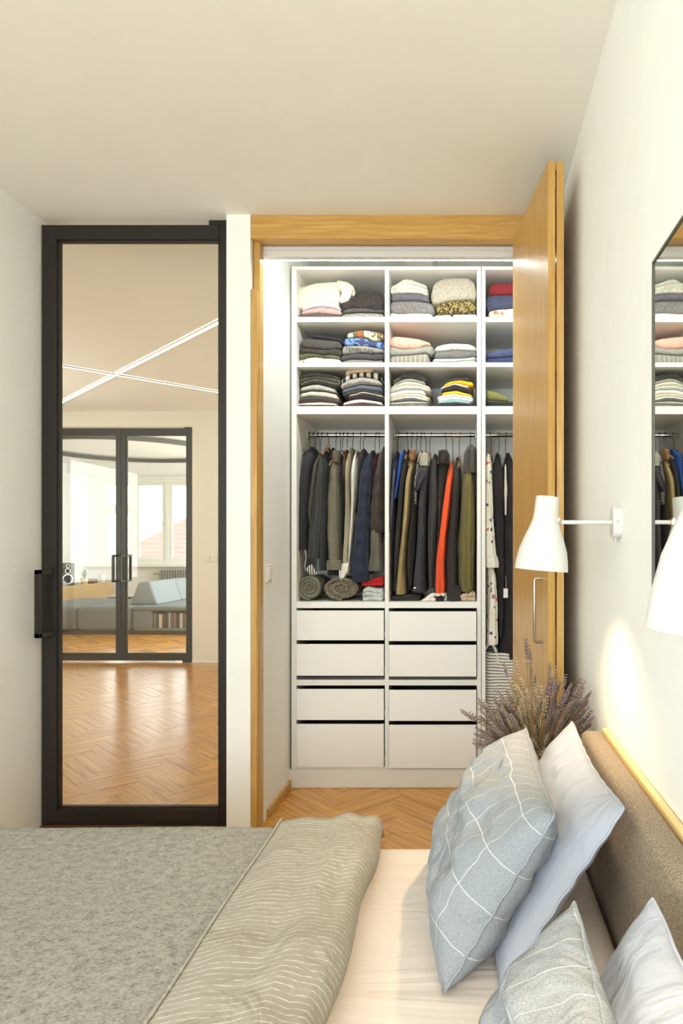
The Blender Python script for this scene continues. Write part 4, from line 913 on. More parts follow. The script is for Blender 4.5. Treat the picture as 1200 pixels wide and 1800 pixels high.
# ---------------------------------------------------------------- rolls and cloths on the bay floors
zf = wz(1058) + .0005
def spiral_roll(label, x0, x1, y0, y1, m, turns, D=3.66, dep=.30, thick=.010, sq=1.0):
    cx_, cz = X((x0 + x1) / 2, D), None
    rx = (X(x1, D) - X(x0, D)) / 2; hz = (Z(y0, D) - zf) / 2; cz = zf + hz + .0005
    o = empty('rolled_blanket', (cx_, D + dep / 2, zf), label=label, cat='blanket', group='rolled knits under the first rail')
    n = int(turns * 26); rows = [[], [], [], []]
    outer, inner = [], []
    for i in range(n + 1):
        t = i / n; a = -t * turns * 2 * math.pi - math.pi / 2
        rr = 1 - .86 * t
        th = thick / max(rx, .01)
        wob = noise.noise(Vector((t * 9, turns, 0))) * .05
        ro = rr + wob * rr; ri = max(ro - th, .02)
        outer.append((cx_ + rx * ro * math.cos(a), cz + hz * ro * math.sin(a))); inner.append((cx_ + rx * ri * math.cos(a), cz + hz * ri * math.sin(a)))
    R4 = []
    for (xo, zo), (xi, zi) in zip(outer, inner):
        zo = max(zo, zf + .0005); zi = max(zi, zf + .001)
        mx, mz = (xo + xi) / 2, (zo + zi) / 2; j = noise.noise(Vector((xo * 60, zo * 60, 1))) * .002
        R4.append([Vector((xo, D + dep, zo)), Vector((xo, D + .006 + j, zo)), Vector((mx, D + j, mz)), Vector((xi, D + .006 + j, zi)), Vector((xi, D + dep, zi))])
    mb = MB(); mb.grid(R4, closed_u=True, cap=True); b_ = mb.build('coil', m, None, smooth=50); b_.parent = o; b_.matrix_parent_inverse = Matrix.Translation(-o.location)
    # core filling the roll so that it reads as solid from behind the edge
    cyl = []
    for y in (D + .02, D + dep - .005): cyl.append([Vector((cx_ + rx * .82 * math.cos(2 * math.pi * k / 28), y, max(cz + hz * .82 * math.sin(2 * math.pi * k / 28), zf + .004))) for k in range(28)])
    mb = MB(); mb.grid(cyl, closed_u=True, cap=True); c_ = mb.build('inner_layers', m, None, smooth=40); c_.parent = o; c_.matrix_parent_inverse = Matrix.Translation(-o.location)
    return o
spiral_roll('green-grey blanket rolled in a spiral on first bay floor', 521, 566, 1010, 1057, F((138, 136, 116), .25, 240), 3.2)
spiral_roll('brown chunky knit rolled beside the green-grey spiral roll', 566.5, 634, 1012, 1057, F((120, 110, 92), .55, 150, .8, .95, (158, 146, 122)), 2.3, thick=.02)
def heap(nm, label, x0, x1, top, m, D=3.66, dep=.28, base=None, lobes=2, wr=.006, cat='clothes', group=None):
    _sd[0] += 1; b0 = zf if base is None else base
    f = poly_fn(top)
    o = folded(nm, label, group, x0, x1, lambda px: b0, lambda px: max(Z(f(px), D), b0 + .004), m, D, dep, lobes, wr, _sd[0])
    return tag(o, label, cat, group)
h1 = heap('crumpled_shirt', 'light grey crumpled shirt on the first bay floor', 636, 674, [(636, 1036), (645, 1031), (660, 1035), (674, 1035)], F((198, 200, 196), .15, 70), lobes=3)
heap('crumpled_blouse', 'red crumpled top on the grey shirt at bay divider', 634, 674, [(634, 1024), (650, 1019), (660, 1016), (674, 1012)], F((204, 46, 42), .1), D=3.69, base=Z(1030, 3.69), lobes=2)
heap('folded_bag', 'black cloth flat on the second bay floor', 686, 738, [(686, 1049), (710, 1046), (738, 1048)], F((58, 54, 50)), D=3.67, wr=.004)
heap('crumpled_shirt', 'white crumpled cloth under the orange-red jacket', 739, 786, [(739, 1058), (752, 1047), (760, 1042), (786, 1046)], F((236, 230, 216), .08), D=3.65, dep=.2, wr=.008)
heap('scarf', 'beige patterned scarf heaped below the olive jacket', 806, 836, [(806, 1048), (820, 1041), (836, 1040)], patterned('blotch', (206, 184, 160), (206, 184, 160), (120, 100, 90), 90), D=3.65, dep=.25, wr=.006)
# striped pouch on a carabiner, hanging at the blazer
po = empty('striped_pouch', pt(545, 967, 3.64), label='black and white striped pouch on a clip below the blazer', cat='pouch')
P = lambda x, y: pt(x, y, 3.64) - po.location
mb = MB(); a0, a1, a2, a3 = P(535, 1001), P(547, 991), P(558, 1008), P(545, 1011)
rows = []
for i in range(13):
    t = i / 12; p, q = a0.lerp(a3, t), a1.lerp(a2, t); nn = Vector((0, 1, 0)); c = (p + q) / 2; h = (q - p) / 2
    rows.append([c + h * math.cos(a) + nn * .012 * math.sin(a) * math.sin(math.pi * min(max(t, .12), .88)) for a in [2 * math.pi * k / 14 for k in range(14)]])
mb.grid(rows, closed_u=True, cap=True)
mb.build('pouch_body', patterned('sx', (226, 222, 208), (48, 46, 46), 0.5, 90), po, smooth=True)
MB().tube([P(536, 966), P(538, 980), P(535, 998)], .0012, 6).build('cord', M['plastic'], po)
pts = [P(536 + 2.4 * math.sin(a), 973 - 5 * math.cos(a)) for a in [2 * math.pi * k / 16 for k in range(17)]]
MB().tube(pts, .0012, 6, cap=False).build('carabiner', M['chrome'], po, smooth=True)
# striped bag standing in the last bay
sbag = empty('striped_bag', (.22, 3.80, zk + .014), label='white bag with thin black stripes standing in the last bay', cat='bag')
Mbag = patterned('sz', (230, 226, 214), (52, 50, 50), .24, 62)
rows = []; zb0 = zk + .0145 - sbag.location.z; zt0 = Z(1150, 3.66) - sbag.location.z
for i in range(25):
    t = i / 24; z = zb0 + (zt0 - zb0) * t; wx_ = .125 + .01 * math.sin(t * 3); dy = .12
    row = []
    for k in range(36):
        a = 2 * math.pi * k / 36; ca, sa = math.cos(a), math.sin(a)
        x = math.copysign(abs(ca) ** .5, ca) * wx_; y = math.copysign(abs(sa) ** .5, sa) * dy
        f = noise.noise(Vector((x * 9, y * 9, z * 6))) * .012 * (.3 + t)
        row.append(Vector((x + ca * f, y + sa * f, z + .02 * t * noise.noise(Vector((x * 8, y * 8, 4))))))
    rows.append(row)
for j in range(4):  # rim turned inwards
    rows.append([Vector((p.x * (.97 - .01 * j), p.y * (.97 - .01 * j), p.z - .03 * j * j / 3)) for p in rows[24]])
rows.insert(0, [Vector((p.x * .02, p.y * .02, p.z)) for p in rows[0]])
mb = MB(); mb.grid(rows, closed_u=True); mb.build('bag_body', Mbag, sbag, smooth=True)
mb = MB(); ps = []
for k in range(13): a = math.pi * k / 12; ps.append(Vector((-.07 + .05 * math.cos(a) * .8 - .02, -.118 + .012 * math.sin(a), zt0 - .05 + .10 * math.sin(a))))
mb.tube(ps, .008, 8); mb.build('strap', F((222, 218, 204)), sbag, smooth=True)

# ---------------------------------------------------------------- bed
ZM = .45
M['sheet'] = soft_linen('fitted_sheet_cotton', (228, 217, 207), 2.5, .35, (.5, 3.0, 1))
M['linen'] = None
bed = empty('bed', (0, 0, 0), label='double bed with felt headboard and cream fitted sheet', cat='bed')
BX0, BX1, BY0, BY1 = -1.66, .32, .30, 1.905
MB().box(BX0 + .02, BX1, BY0 + .03, BY1 - .03, .08, .24, .008).build('frame', M['oak_h'], bed)
for x in (BX0 + .1, BX1 - .1):
    for y in (BY0 + .12, BY1 - .12): MB().box(x - .03, x + .03, y - .03, y + .03, .0012, .08, .004).build('leg', M['oak_dark'], bed)
rows = []
nx, ny = 60, 44
b = bmesh.new(); bmesh.ops.create_grid(b, x_segments=nx, y_segments=ny, size=1)
mb = MB(); mb.box(BX0, BX1, BY0, BY1, .24, ZM, .05, 4)
bmesh.ops.subdivide_edges(mb.bm, edges=[e for e in mb.bm.edges if e.calc_length() > .5], cuts=40, use_grid_fill=True)
for v in mb.bm.verts:
    if v.co.z > .40: v.co.z += noise.noise(Vector((v.co.x * 2.2, v.co.y * 9, 1))) * .003
b.free()
mb.build('mattress', M['sheet'], bed, smooth=50)
# headboard
M['felt'] = fabric((152, 136, 116), .36, 300, .6, crease=.02)
M['ash'] = oak('pale_ash', (246, 220, 162), (234, 202, 136), 'Y', 1.0, .4)
hb = MB().box(.325, .387, BY0 - .12, 1.945, .06, .757, .02, 4).build('headboard', M['felt'], bed, smooth=40)
MB().box(.388, .4045, BY0 - .125, 1.95, .0015, .760, .003).build('headboard_trim', M['ash'], hb)
# blanket
m, nt, b = base_mat('grey_wool_felt', .95, .1)
tc = N(nt, 'ShaderNodeTexCoord'); n1 = N(nt, 'ShaderNodeTexNoise', Scale=150.0, Detail=6.0, Roughness=.85); n2 = N(nt, 'ShaderNodeTexNoise', Scale=40.0, Detail=4.0, Roughness=.7)
mpn = N(nt, 'ShaderNodeMapping'); mpn.inputs['Scale'].default_value = (1.0, 1.25, 1); nt.links.new(tc.outputs['Object'], mpn.inputs[0])
nt.links.new(mpn.outputs[0], n1.inputs['Vector']); nt.links.new(mpn.outputs[0], n2.inputs['Vector'])
ad = N(nt, 'ShaderNodeMath', operation='MULTIPLY_ADD'); nt.links.new(n2.outputs[0], ad.inputs[0]); ad.inputs[1].default_value = .5; nt.links.new(n1.outputs[0], ad.inputs[2])
col = ramp(nt, ad.outputs[0], [(.54, lin((140, 136, 126))), (.67, lin((210, 205, 192))), (.82, lin((250, 246, 234)))])
nt.links.new(col, b.inputs['Base Color']); bump(nt, b, n1.outputs[0], .7, .006); M['wool'] = m
def cloth_sheet(nm, xa_, xb_, ya_, yb_, hfun, m, parent=None, nx=60, ny=60, thick=.012):
    top = [[Vector((xa_ + (xb_ - xa_) * i / nx, ya_ + (yb_ - ya_) * j / ny, 0)) for i in range(nx + 1)] for j in range(ny + 1)]
    rows = []
    for r in top:
        rr = []
        for p in r: q = hfun(p.x, p.y); rr.append(Vector(q))
        rows.append(rr)
    mb = MB(); vs = mb.grid(rows)
    res = bmesh.ops.solidify(mb.bm, geom=mb.bm.faces[:], thickness=thick)
    return mb.build(nm, m, parent, smooth=60)
def blanket_h(x, y):
    z = .500 + noise.noise(Vector((x * 2.2, y * 2.5, 0))) * .008 + noise.noise(Vector((x * 7, y * 7, 3))) * .002
    # hangs over the far and near sides
    for edge, s in ((BY1 + .015, 1), (BY0 - .015, -1)):
        d = (y - edge) * s
        if d > -.04:
            k = d + .04
            if k < .06: a = k / .06 * math.pi / 2; z -= .05 * (1 - math.cos(a)); y = edge - s * .04 + s * .05 * math.sin(a)
            else: z -= .05 + (k - .06); y = edge + s * (.01 + .012 * math.sin(x * 9))
            break
    d = BX0 - .015 - x
    if d > -.04:
        k = d + .04
        if k < .06: a = k / .06 * math.pi / 2; z -= .05 * (1 - math.cos(a)); x = BX0 + .025 - .05 * math.sin(a)
        else: z -= .05 + (k - .06); x = BX0 - .025
    return (x, y, max(z, .05))
bk = cloth_sheet('wool_blanket', BX0 - .2, -.50, BY0 - .2, BY1 + .20, blanket_h, M['wool'], None, 90, 110, -.012)
tag(bk, 'heathered grey felted wool blanket covering the bed', 'blanket')
# duvet: lies under the blanket, folded back over its edge as a thick roll
m, nt, b = base_mat('striped_linen', .9, .12)
uvn = N(nt, 'ShaderNodeUVMap'); sp_ = N(nt, 'ShaderNodeSeparateXYZ'); nzw = N(nt, 'ShaderNodeTexNoise', Scale=9.0, Detail=2.0)
tc = N(nt, 'ShaderNodeTexCoord'); nt.links.new(tc.outputs['Object'], nzw.inputs['Vector'])
nzd = N(nt, 'ShaderNodeTexNoise', Scale=70.0, Detail=2.0); nt.links.new(tc.outputs['Object'], nzd.inputs['Vector'])
nt.links.new(uvn.outputs[0], sp_.inputs[0])
wv = N(nt, 'ShaderNodeMath', operation='MULTIPLY_ADD'); nt.links.new(nzw.outputs[0], wv.inputs[0]); wv.inputs[1].default_value = .006; nt.links.new(sp_.outputs[1], wv.inputs[2])
mu = N(nt, 'ShaderNodeMath', operation='MULTIPLY'); nt.links.new(wv.outputs[0], mu.inputs[0]); mu.inputs[1].default_value = 1 / .0158
fr = N(nt, 'ShaderNodeMath', operation='FRACT'); nt.links.new(mu.outputs[0], fr.inputs[0])
line = ramp(nt, fr.outputs[0], [(0, (0, 0, 0)), (.05, (1, 1, 1)), (.13, (1, 1, 1)), (.20, (0, 0, 0))])
dash = ramp(nt, nzd.outputs[0], [(.38, (.12, .12, .12)), (.6, (.78, .78, .78))])
fc = N(nt, 'ShaderNodeMath', operation='MULTIPLY'); nt.links.new(line, fc.inputs[0]); nt.links.new(dash, fc.inputs[1])
mx = N(nt, 'ShaderNodeMixRGB'); mx.inputs[1].default_value = (*lin((163, 158, 146)), 1); mx.inputs[2].default_value = (*lin((226, 220, 206)), 1); nt.links.new(fc.outputs[0], mx.inputs[0])
nt.links.new(mx.outputs[0], b.inputs['Base Color']); wrinkle(nt, b, tc, 500.0, .25, 7.0, .55)
M['linen'] = m
def with_uv(o, uvf):
    me = o.data; uv = me.uv_layers.new(name='UVMap')
    for l in me.loops: uv.data[l.index].uv = uvf(me.vertices[l.vertex_index].co)
    return o
# closed cross-section in X-Z of the folded duvet, swept along the bed
def duvet_section(y):
    wv_ = noise.noise(Vector((y * 2.2, 1, 0))); w2 = noise.noise(Vector((y * 5, 7, 0)))
    xh = -.512 + .008 * wv_           # hem lying on the blanket
    xo = -.225 + .012 * w2            # outer round edge on the sheet
    ht = .552 + .012 * wv_ - .004
    S = [(xh, .5045), (xh + .002, .519), (xh + .03, .527 + .002 * w2), (xh + .08, .538 + .005 * w2), (xh + .14, ht - .012), (xh + .19, ht), (xo - .055, ht - .01 + .006 * w2), (xo - .022, .536), (xo - .004, .514), (xo, .495), (xo - .012, .466), (xo - .04, .4545), (xh + .16, .4545), (xh + .06, .4545), (xh + .012, .4545), (xh + .012, .472)]
    return S
def duvet_pt(S, y):
    return [Vector((x, y, z)) for x, z in S]
rows = []
ns = 90
for i in range(ns + 1):
    t = i / ns; y = BY0 - .13 + (BY1 + .012 - BY0 + .13) * t
    # smooth closed curve through the section
    S = duvet_section(y); n = len(S); sm = []
    for k in range(n):
        for s in (0, .5):
            p0, p1, p2, p3 = (Vector((*S[(k + q - 1) % n], 0)) for q in range(4))
            sm.append(tuple((.5 * ((2 * p1) + (-p0 + p2) * s + (2 * p0 - 5 * p1 + 4 * p2 - p3) * s * s + (-p0 + 3 * p1 - 3 * p2 + p3) * s ** 3))[:2]))
    e = 1.0
    d = min(BY1 + .012 - y, y - (BY0 - .13))
    if d < .05: e = math.sqrt(max(0, 1 - (1 - d / .05) ** 2))
    row = []
    for x, z in sm:
        zc_ = .456 if z < .47 else z
        zz = .4545 + (z - .4545) * (.25 + .75 * e) if z > .4545 else z
        q = Vector((x * 10, y * 5, zz * 8)); f = noise.noise(q) * .010 + noise.noise(q * 2.3) * .005
        up = 1 if zz > .50 else 0
        row.append(Vector((x + (.25 * f if up else 0), y, max(zz + up * f * min(1, max(0, (x + .50)) * 12), .4535))))
    rows.append(row)
mb = MB(); mb.grid(rows, closed_u=True, cap=True)
dv_ = mb.build('folded_duvet', M['linen'], None, smooth=60); with_uv(dv_, lambda c: (c.x, c.y))
tag(dv_, 'beige linen duvet with thin white stripes, folded back in a roll', 'duvet')
# piped seam along the folded hem
MB().tube([(-.511 + .008 * noise.noise(Vector((y * 2.2, 1, 0))), y, .5215) for y in [BY0 - .12 + k * (BY1 + .11 - BY0) / 60 for k in range(61)]], .0028, 6).build('hem_piping', F((178, 172, 158), .05), dv_, smooth=True)

# ---------------------------------------------------------------- pillows
def grid_linen(base, line_c, su, sv, wid=.028):
    m, nt, b = base_mat('checked_linen', .9, .12); uvn = N(nt, 'ShaderNodeUVMap'); tc = N(nt, 'ShaderNodeTexCoord')
    nz = N(nt, 'ShaderNodeTexNoise', Scale=12.0, Detail=2.0); nt.links.new(tc.outputs['Object'], nz.inputs['Vector'])
    va = N(nt, 'ShaderNodeVectorMath', operation='MULTIPLY_ADD'); nt.links.new(nz.outputs['Color'], va.inputs[0]); va.inputs[1].default_value = (.010, .010, 0); nt.links.new(uvn.outputs[0], va.inputs[2])
    sp_ = N(nt, 'ShaderNodeSeparateXYZ'); nt.links.new(va.outputs[0], sp_.inputs[0])
    outs = []
    for ax, s in ((0, su), (1, sv)):
        mu = N(nt, 'ShaderNodeMath', operation='MULTIPLY'); nt.links.new(sp_.outputs[ax], mu.inputs[0]); mu.inputs[1].default_value = 1 / s
        fr = N(nt, 'ShaderNodeMath', operation='FRACT'); nt.links.new(mu.outputs[0], fr.inputs[0])
        q = wid * .06 / s
        outs.append(ramp(nt, fr.outputs[0], [(0, (0, 0, 0)), (.01, (1, 1, 1)), (.01 + q, (1, 1, 1)), (.02 + q, (0, 0, 0))]))
    ma = N(nt, 'ShaderNodeMath', operation='MAXIMUM'); nt.links.new(outs[0], ma.inputs[0]); nt.links.new(outs[1], ma.inputs[1])
    nf = N(nt, 'ShaderNodeTexNoise', Scale=520.0, Detail=3.0); nt.links.new(tc.outputs['Object'], nf.inputs['Vector'])
    c = lin(base); bc = ramp(nt, nf.outputs[0], [(.36, tuple(x * .78 for x in c)), (.64, tuple(min(1, x * 1.16) for x in c))])
    mx = N(nt, 'ShaderNodeMixRGB'); nt.links.new(bc, mx.inputs[1]); mx.inputs[2].default_value = (*lin(line_c), 1); nt.links.new(ma.outputs[0], mx.inputs[0])
    nt.links.new(mx.outputs[0], b.inputs['Base Color']); wrinkle(nt, b, tc, 420.0, .25, 8.0, .6); return m
M['check'] = grid_linen((150, 156, 162), (218, 218, 214), .050, .088, .008)
M['plainpillow'] = soft_linen('plain_pillow_cotton', (170, 176, 188), 6.0, .6, (1.0, 1.6, .6))
def pillow(label, foot, top, y0, y1, tf, tb, m, seed, group, ear=1.0, sag=0.02, skew=0.0):
    """stands on its long edge: foot and top give (x, z) of the lower and upper seams, running from y0 to y1"""
    n = 46; f = Vector((foot[0], 0, foot[1])); e2 = Vector((top[0] - foot[0], 0, top[1] - foot[1])); H = e2.length; e2.normalize()
    nrm = Vector((-e2.z, 0, e2.x)); yc, L = (y0 + y1) / 2, (y1 - y0)
    uvs = {}; sides = []
    for s, T in ((1, tf), (-1, tb)):
        rows = []
        for j in range(n + 1):
            row = []; v = -1 + 2 * j / n
            for i in range(n + 1):
                u = -1 + 2 * i / n
                rc = 1 - .035 * (abs(u) * abs(v)) ** 7; pu = u * rc * (1 - .035 * (1 - abs(v) ** 2.0) * abs(u) ** 3); pv = v * rc * (1 - .045 * (1 - abs(u) ** 2.0) * abs(v) ** 3)
                base = (max(0, 1 - abs(u) ** 3.6) ** .55) * (max(0, 1 - abs(v) ** 2.4) ** .55)
                low = 1 + .22 * max(0, -v) * (1 - v * v)
                th = T * base * low
                q = Vector((u * 2.0 + seed * 5, v * 2.2, s * 2.0)); edge = (1 - u ** 8) * (1 - v ** 8)
                wr_ = (noise.noise(q) * .022 + (1 - abs(noise.noise(q * 1.9 + Vector((0, 9, 0))))) * .016 - .009 + noise.noise(Vector((u * 1.5 + v * 5 + seed, v * 1.2 - u * 4, s))) * .009 + noise.noise(q * 5) * .0025) * min(1, base * 1.5) * edge
                puck = math.sin(u * 26 + seed + noise.noise(q) * 5) * .0015 * abs(v) ** 10 * (1 - u ** 6) + math.sin(v * 22 + seed) * .0015 * abs(u) ** 10 * (1 - v ** 6)
                p = f + e2 * (H * (pv + 1) / 2) + Vector((0, yc + pu * L / 2, 0)) + nrm * (s * th + wr_ * (s if T > .05 else s * .5) + puck)
                p.z -= sag * (1 - u * u) * max(0, v); p.x += skew * u
                p.z = max(p.z, ZM + .004)
                row.append(p)
            rows.append(row)
        sides.append(rows)
    mb = MB(); fv = mb.grid(sides[0])
    bv = []
    for j in range(n + 1):
        r = []
        for i in range(n + 1):
            r.append(fv[j][i] if i in (0, n) or j in (0, n) else mb.bm.verts.new(sides[1][j][i]))
        bv.append(r)
    for j in range(n):
        for i in range(n): mb.bm.faces.new((bv[j][i], bv[j + 1][i], bv[j + 1][i + 1], bv[j][i + 1]))
    o = mb.build('pillow', m, None, smooth=70)
    with_uv(o, lambda c: (c.y * 1.0, (Vector((c.x, 0, c.z)) - f).dot(e2)))
    o['label'] = label; o['category'] = 'pillow'; o['group'] = group
    sm = MB(); per = [fv[0][i].co.copy() if False else sides[0][0][i] for i in range(n + 1)] + [sides[0][j][n] for j in range(1, n + 1)] + [sides[0][n][i] for i in range(n - 1, -1, -1)] + [sides[0][j][0] for j in range(n - 1, 0, -1)]
    sm.tube(per + [per[0]], .0028, 6, cap=False); sm.build('seam', m, o, smooth=True)
    return o
gp = 'pillows leaning on the headboard'
pillow('grey checked linen pillow standing far side of bed, front one', (-.045, ZM + .004), (.165, .79), 1.24, 1.86, .098, .075, M['check'], 1, gp)
pillow('plain blue-grey pillow between far checked pillow and headboard', (.06, ZM + .004), (.295, .80), 1.25, 1.89, .05, .035, M['plainpillow'], 2, gp)
pillow('checked linen pillow nearest the camera, only its peak in view', (.0, ZM + .004), (.157, .775), .36, .985, .075, .055, M['check'], 3, gp)
pillow('plain grey pillow nearest the headboard at the near side', (.09, ZM + .004), (.272, .775), .36, .995, .05, .035, M['plainpillow'], 4, gp)

# ---------------------------------------------------------------- wall lamps and mirror
def wall_lamp(label, y, zarm):
    o = empty('wall_lamp', (XR, y, zarm), label=label, cat='lamp', group='white wall lamps over the bed')
    # stadium shaped wall plate
    poly = []
    for k in range(13): a = math.pi * k / 12; poly.append((.026 * math.cos(a), .016 + .026 * math.sin(a)))
    for k in range(13): a = math.pi + math.pi * k / 12; poly.append((.026 * math.cos(a), -.016 + .026 * math.sin(a)))
    mb = MB(); mb.prism(poly, 0, .024); bmesh.ops.bevel(mb.bm, geom=[e for e in mb.bm.edges if abs(e.verts[0].co.z - e.verts[1].co.z) < 1e-6], offset=.002, segments=2, affect='EDGES')
    mb.bm.transform(Matrix.Translation((0, 0, .005)) @ Matrix(((0, 0, -1, 0), (1, 0, 0, 0), (0, 1, 0, 0), (0, 0, 0, 1))))
    pl = mb.build('wall_plate', M['lampwhite'], o, smooth=30)
    MB().tube([(-.012, 0, -.038), (-.012, 0, -.046)], .004, 10).build('toggle', M['chrome'], pl, smooth=True)
    mb = MB()
    for yy, zz in ((-.0265, .004), (-.0265, .004)): pass
    mb.tube([(-.012, -.0262, .006), (-.012, -.0272, .006)], .003, 10); mb.tube([(-.0245, -.006, -.022), (-.0255, -.006, -.022)], .0028, 10); mb.build('screw', M['steel'], pl)
    MB().tube([(-.02, 0, .005), (-.165, 0, .005)], .0055, 12).build('arm', M['lampwhite'], o, smooth=True)
    mb = MB(); mb.tube([(-.164, 0, .005), (-.176, 0, .005)], .009, 14); mb.lathe([(.001, -.012), (.012, -.01), (.013, 0), (.012, .01), (.001, .012)], Matrix.Translation((-.168, 0, .005)) @ Matrix.Rotation(R(90), 4, 'X'), 20)
    mb.build('joint', M['chrome'], o, smooth=True)
    prof = [(.0317, .204), (.0333, .159), (.0355, .140), (.0400, .125), (.0465, .108), (.0560, .084), (.0660, .055), (.0712, .026), (.0737, 0)]
    pp_ = [(.001, .2045), (.029, .2045)] + prof + [(.0722, .0)] + [(r - .0018, z) for r, z in prof[::-1][1:]] + [(.001, .2022)]
    sh = MB(); sh.lathe(pp_, None, 48)
    S = sh.build('lamp_shade', M['lampwhite'], o, smooth=50)
    S.scale = (.96, .96, .95); S.location = (-.2075 - .002, 0, -.121); S.rotation_euler = (0, R(5), 0)
    bu = MB(); bu.lathe([(.001, -.022), (.010, -.019), (.0165, -.010), (.0175, 0), (.014, .014), (.010, .03), (.010, .05), (.001, .05)], Matrix.Translation((0, 0, .075)), 20)
    bu.build('bulb', M['bulb'], S, smooth=True)
    MB().tube([(0, 0, .123), (0, 0, .202)], .014, 14).build('socket', M['lampwhite'], S)
    ld = bpy.data.lights.new('lamp_glow', 'SPOT'); ld.energy = 15.0; ld.color = (1.0, .74, .44); ld.shadow_soft_size = .018; ld.spot_size = R(118); ld.spot_blend = .75
    lo = bpy.data.objects.new('lamp_glow', ld); C.objects.link(lo); lo.parent = S; lo.location = (0, 0, .035)
    return o
wall_lamp('white bell shaped wall lamp in front of the oak door', 1.80, Z(918, 1.8) - .005)
wall_lamp('white bell shaped wall lamp overlapping the mirror, cut by frame', .478, Z(918, 1.8) - .005)
mr = empty('wall_mirror', (XR, 1.14, 1.505), label='tall mirror in thin dark frame above the bed', cat='mirror')
hy, hz0, hz1, t = .302, Z(1080, 1.44) - 1.505, Z(460, 1.44) - 1.505, .006
MB().box(-.0125, -.012, -hy + t, hy - t, hz0 + t, hz1 - t).build('mirror_glass', M['mirror'], mr)
for q in ((-hy, -hy + t, hz0, hz1), (hy - t, hy, hz0, hz1), (-hy + t, hy - t, hz0, hz0 + t), (-hy + t, hy - t, hz1 - t, hz1)):
    MB().box(-.0155, 0, q[0], q[1], q[2], q[3], .0008).build('frame_rail', plain('dark_frame', (84, 80, 74), .4, .4), mr)
MB().box(-.0119, -.0005, -hy + t, hy - t, hz0 + t, hz1 - t).build('backing', M['oak_dark'], mr)

# ---------------------------------------------------------------- bedside table, vase and lavender
bt = empty('bedside_table', (.22, 2.13, 0), label='small oak bedside table behind the pillows at bed corner', cat='table')
MB().box(-.15, .10, -.14, .12, .40, .42, .003).build('tabletop', M['oak_h'], bt)
for x in (-.13, .08):
    for y in (-.12, .10): MB().box(x - .012, x + .012, y - .012, y + .012, .0012, .40, .002).build('leg', M['oak_v'], bt)
vs_ = empty('vase', (.215, 2.13, .42), label='pale stoneware vase holding the dried lavender bunch', cat='vase')
MB().lathe([(.001, 0), (.045, 0), (.055, .02), (.058, .09), (.05, .13), (.042, .15), (.039, .15), (.046, .125), (.052, .09), (.05, .02), (.001, .01)], None, 32).build('vessel', plain('stoneware', (206, 198, 182), .5, .3, var=.04), vs_, smooth=True)
lav = empty('lavender_bunch', (.215, 2.13, .44), label='dried purple-grey lavender bunch fanning out above the pillows', cat='flowers')
M['stem'] = plain('dry_stem', (124, 110, 80), .8, .2, var=.2, scale=30)
def lavmat(i, c1, c2):
    m, nt, b = base_mat('lavender_bloom', .9, .1); tc = N(nt, 'ShaderNodeTexCoord'); nz = N(nt, 'ShaderNodeTexNoise', Scale=230.0, Detail=2.0); nt.links.new(tc.outputs['Object'], nz.inputs['Vector'])
    nt.links.new(ramp(nt, nz.outputs[0], [(.35, lin(c1)), (.65, lin(c2))]), b.inputs['Base Color']); return m
LM = [lavmat(0, (88, 78, 78), (162, 148, 138)), lavmat(1, (104, 92, 78), (188, 172, 146)), lavmat(2, (80, 70, 78), (146, 130, 130))]
def spike_mesh(k):
    rng = random.Random(k); mb = MB(); nw = rng.choice((7, 8, 9)); L = 1.0
    for wv_ in range(nw):
        z = (wv_ + (.0 if wv_ else -.6)) / nw * L; r0 = .098 * math.sin(math.pi * (.25 + .65 * wv_ / nw))
        for q in range(7):
            a = q * 2 * math.pi / 7 + wv_ * .6 + rng.uniform(-.2, .2); d = Vector((math.cos(a), math.sin(a), 1.5)).normalized()
            p = Vector((math.cos(a) * .02, math.sin(a) * .02, z)); tip = p + d * (r0 * rng.uniform(1.2, 1.8)); s = Vector((-math.sin(a), math.cos(a), 0)) * r0 * .42; u = d.cross(s).normalized() * r0 * .42
            mid = p.lerp(tip, .6)
            v = [mb.bm.verts.new(c) for c in (p, mid + s, mid + u, mid - s, mid - u, tip)]
            for i in range(4):
                mb.bm.faces.new((v[0], v[1 + i], v[1 + (i + 1) % 4])); mb.bm.faces.new((v[5], v[1 + (i + 1) % 4], v[1 + i]))
    bmesh.ops.recalc_face_normals(mb.bm, faces=mb.bm.faces[:])
    me = bpy.data.meshes.new('flower_spike'); mb.bm.to_mesh(me); mb.bm.free(); me.materials.append(LM[k % 3]); return me
SP = [spike_mesh(k) for k in range(6)]
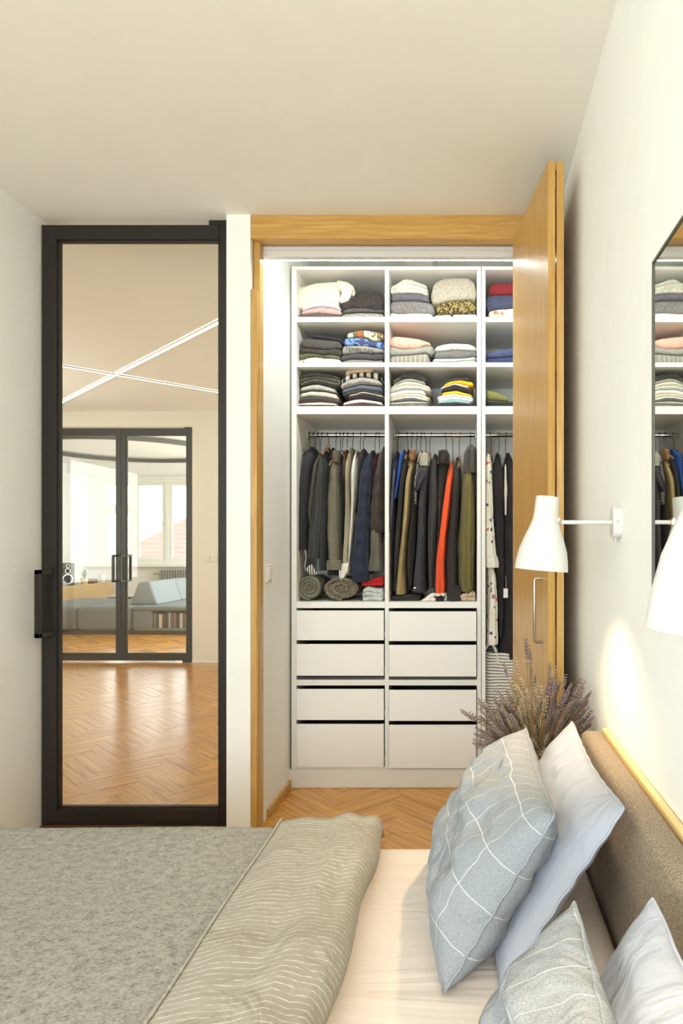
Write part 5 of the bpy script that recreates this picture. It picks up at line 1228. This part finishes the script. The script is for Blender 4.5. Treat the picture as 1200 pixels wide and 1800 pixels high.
rng = random.Random(11)
# (px, py, depth) heads measured from the photograph; the rest fill the fan
heads = [(822, 1257, 2.10), (838, 1262, 2.12), (925, 1140, 2.12), (931, 1150, 2.15), (909, 1172, 2.1), (888, 1176, 2.08), (965, 1178, 2.16), (973, 1186, 2.15), (880, 1222, 2.08), (992, 1198, 2.18), (898, 1205, 2.1), (940, 1200, 2.2), (933, 1180, 2.17), (855, 1240, 2.2), (862, 1262, 2.05)]
for k in range(240):
    if k % 3 == 0: hx = rng.uniform(845, 905); hy_ = rng.uniform(1235, 1320)
    elif k % 3 == 1: hx = rng.uniform(895, 965); hy_ = rng.uniform(1195, 1340)
    else: hx = rng.uniform(955, 1036); hy_ = rng.uniform(1205, 1320) + max(0, hx - 1015) * .6
    heads.append((hx, hy_, rng.uniform(2.02, 2.27)))
for k, (hx, hy_, hd) in enumerate(heads):
    tip = pt(hx, hy_, hd); tip.x = min(tip.x, XR - .014)
    root = Vector((.215 + rng.uniform(-.03, .03), 2.13 + rng.uniform(-.03, .03), .45 + rng.uniform(0, .03)))
    neck = Vector((.222 + rng.uniform(-.025, .025), 2.13 + rng.uniform(-.025, .025), .575))
    L = rng.uniform(.05, .085)
    ps = []
    for i in range(8):
        t = i / 7; a = root.lerp(neck, t); b_ = neck.lerp(tip + Vector((0, 0, .0)), t); q = a.lerp(b_, t); q.z += .02 * t * (1 - t) * 4 * (0.3 if hx > 850 else 1); ps.append(q - lav.location)
    st = MB().tube(ps, [.0014] * 7 + [.0009], 5, cap=False).build('stem', M['stem'], lav)
    d = (ps[-1] - ps[-2]).normalized(); d = (d + Vector((rng.uniform(-.15, .15), rng.uniform(-.15, .15), rng.uniform(-.2, .1)))).normalized()
    fo = bpy.data.objects.new('flower_spike', SP[k % 6]); C.objects.link(fo); fo.parent = st
    fo.location = ps[-1] - d * L * .55; fo.rotation_euler = d.to_track_quat('Z', 'Y').to_euler(); fo.scale = (L * rng.uniform(.75, 1.0), L * rng.uniform(.75, 1.0), L)
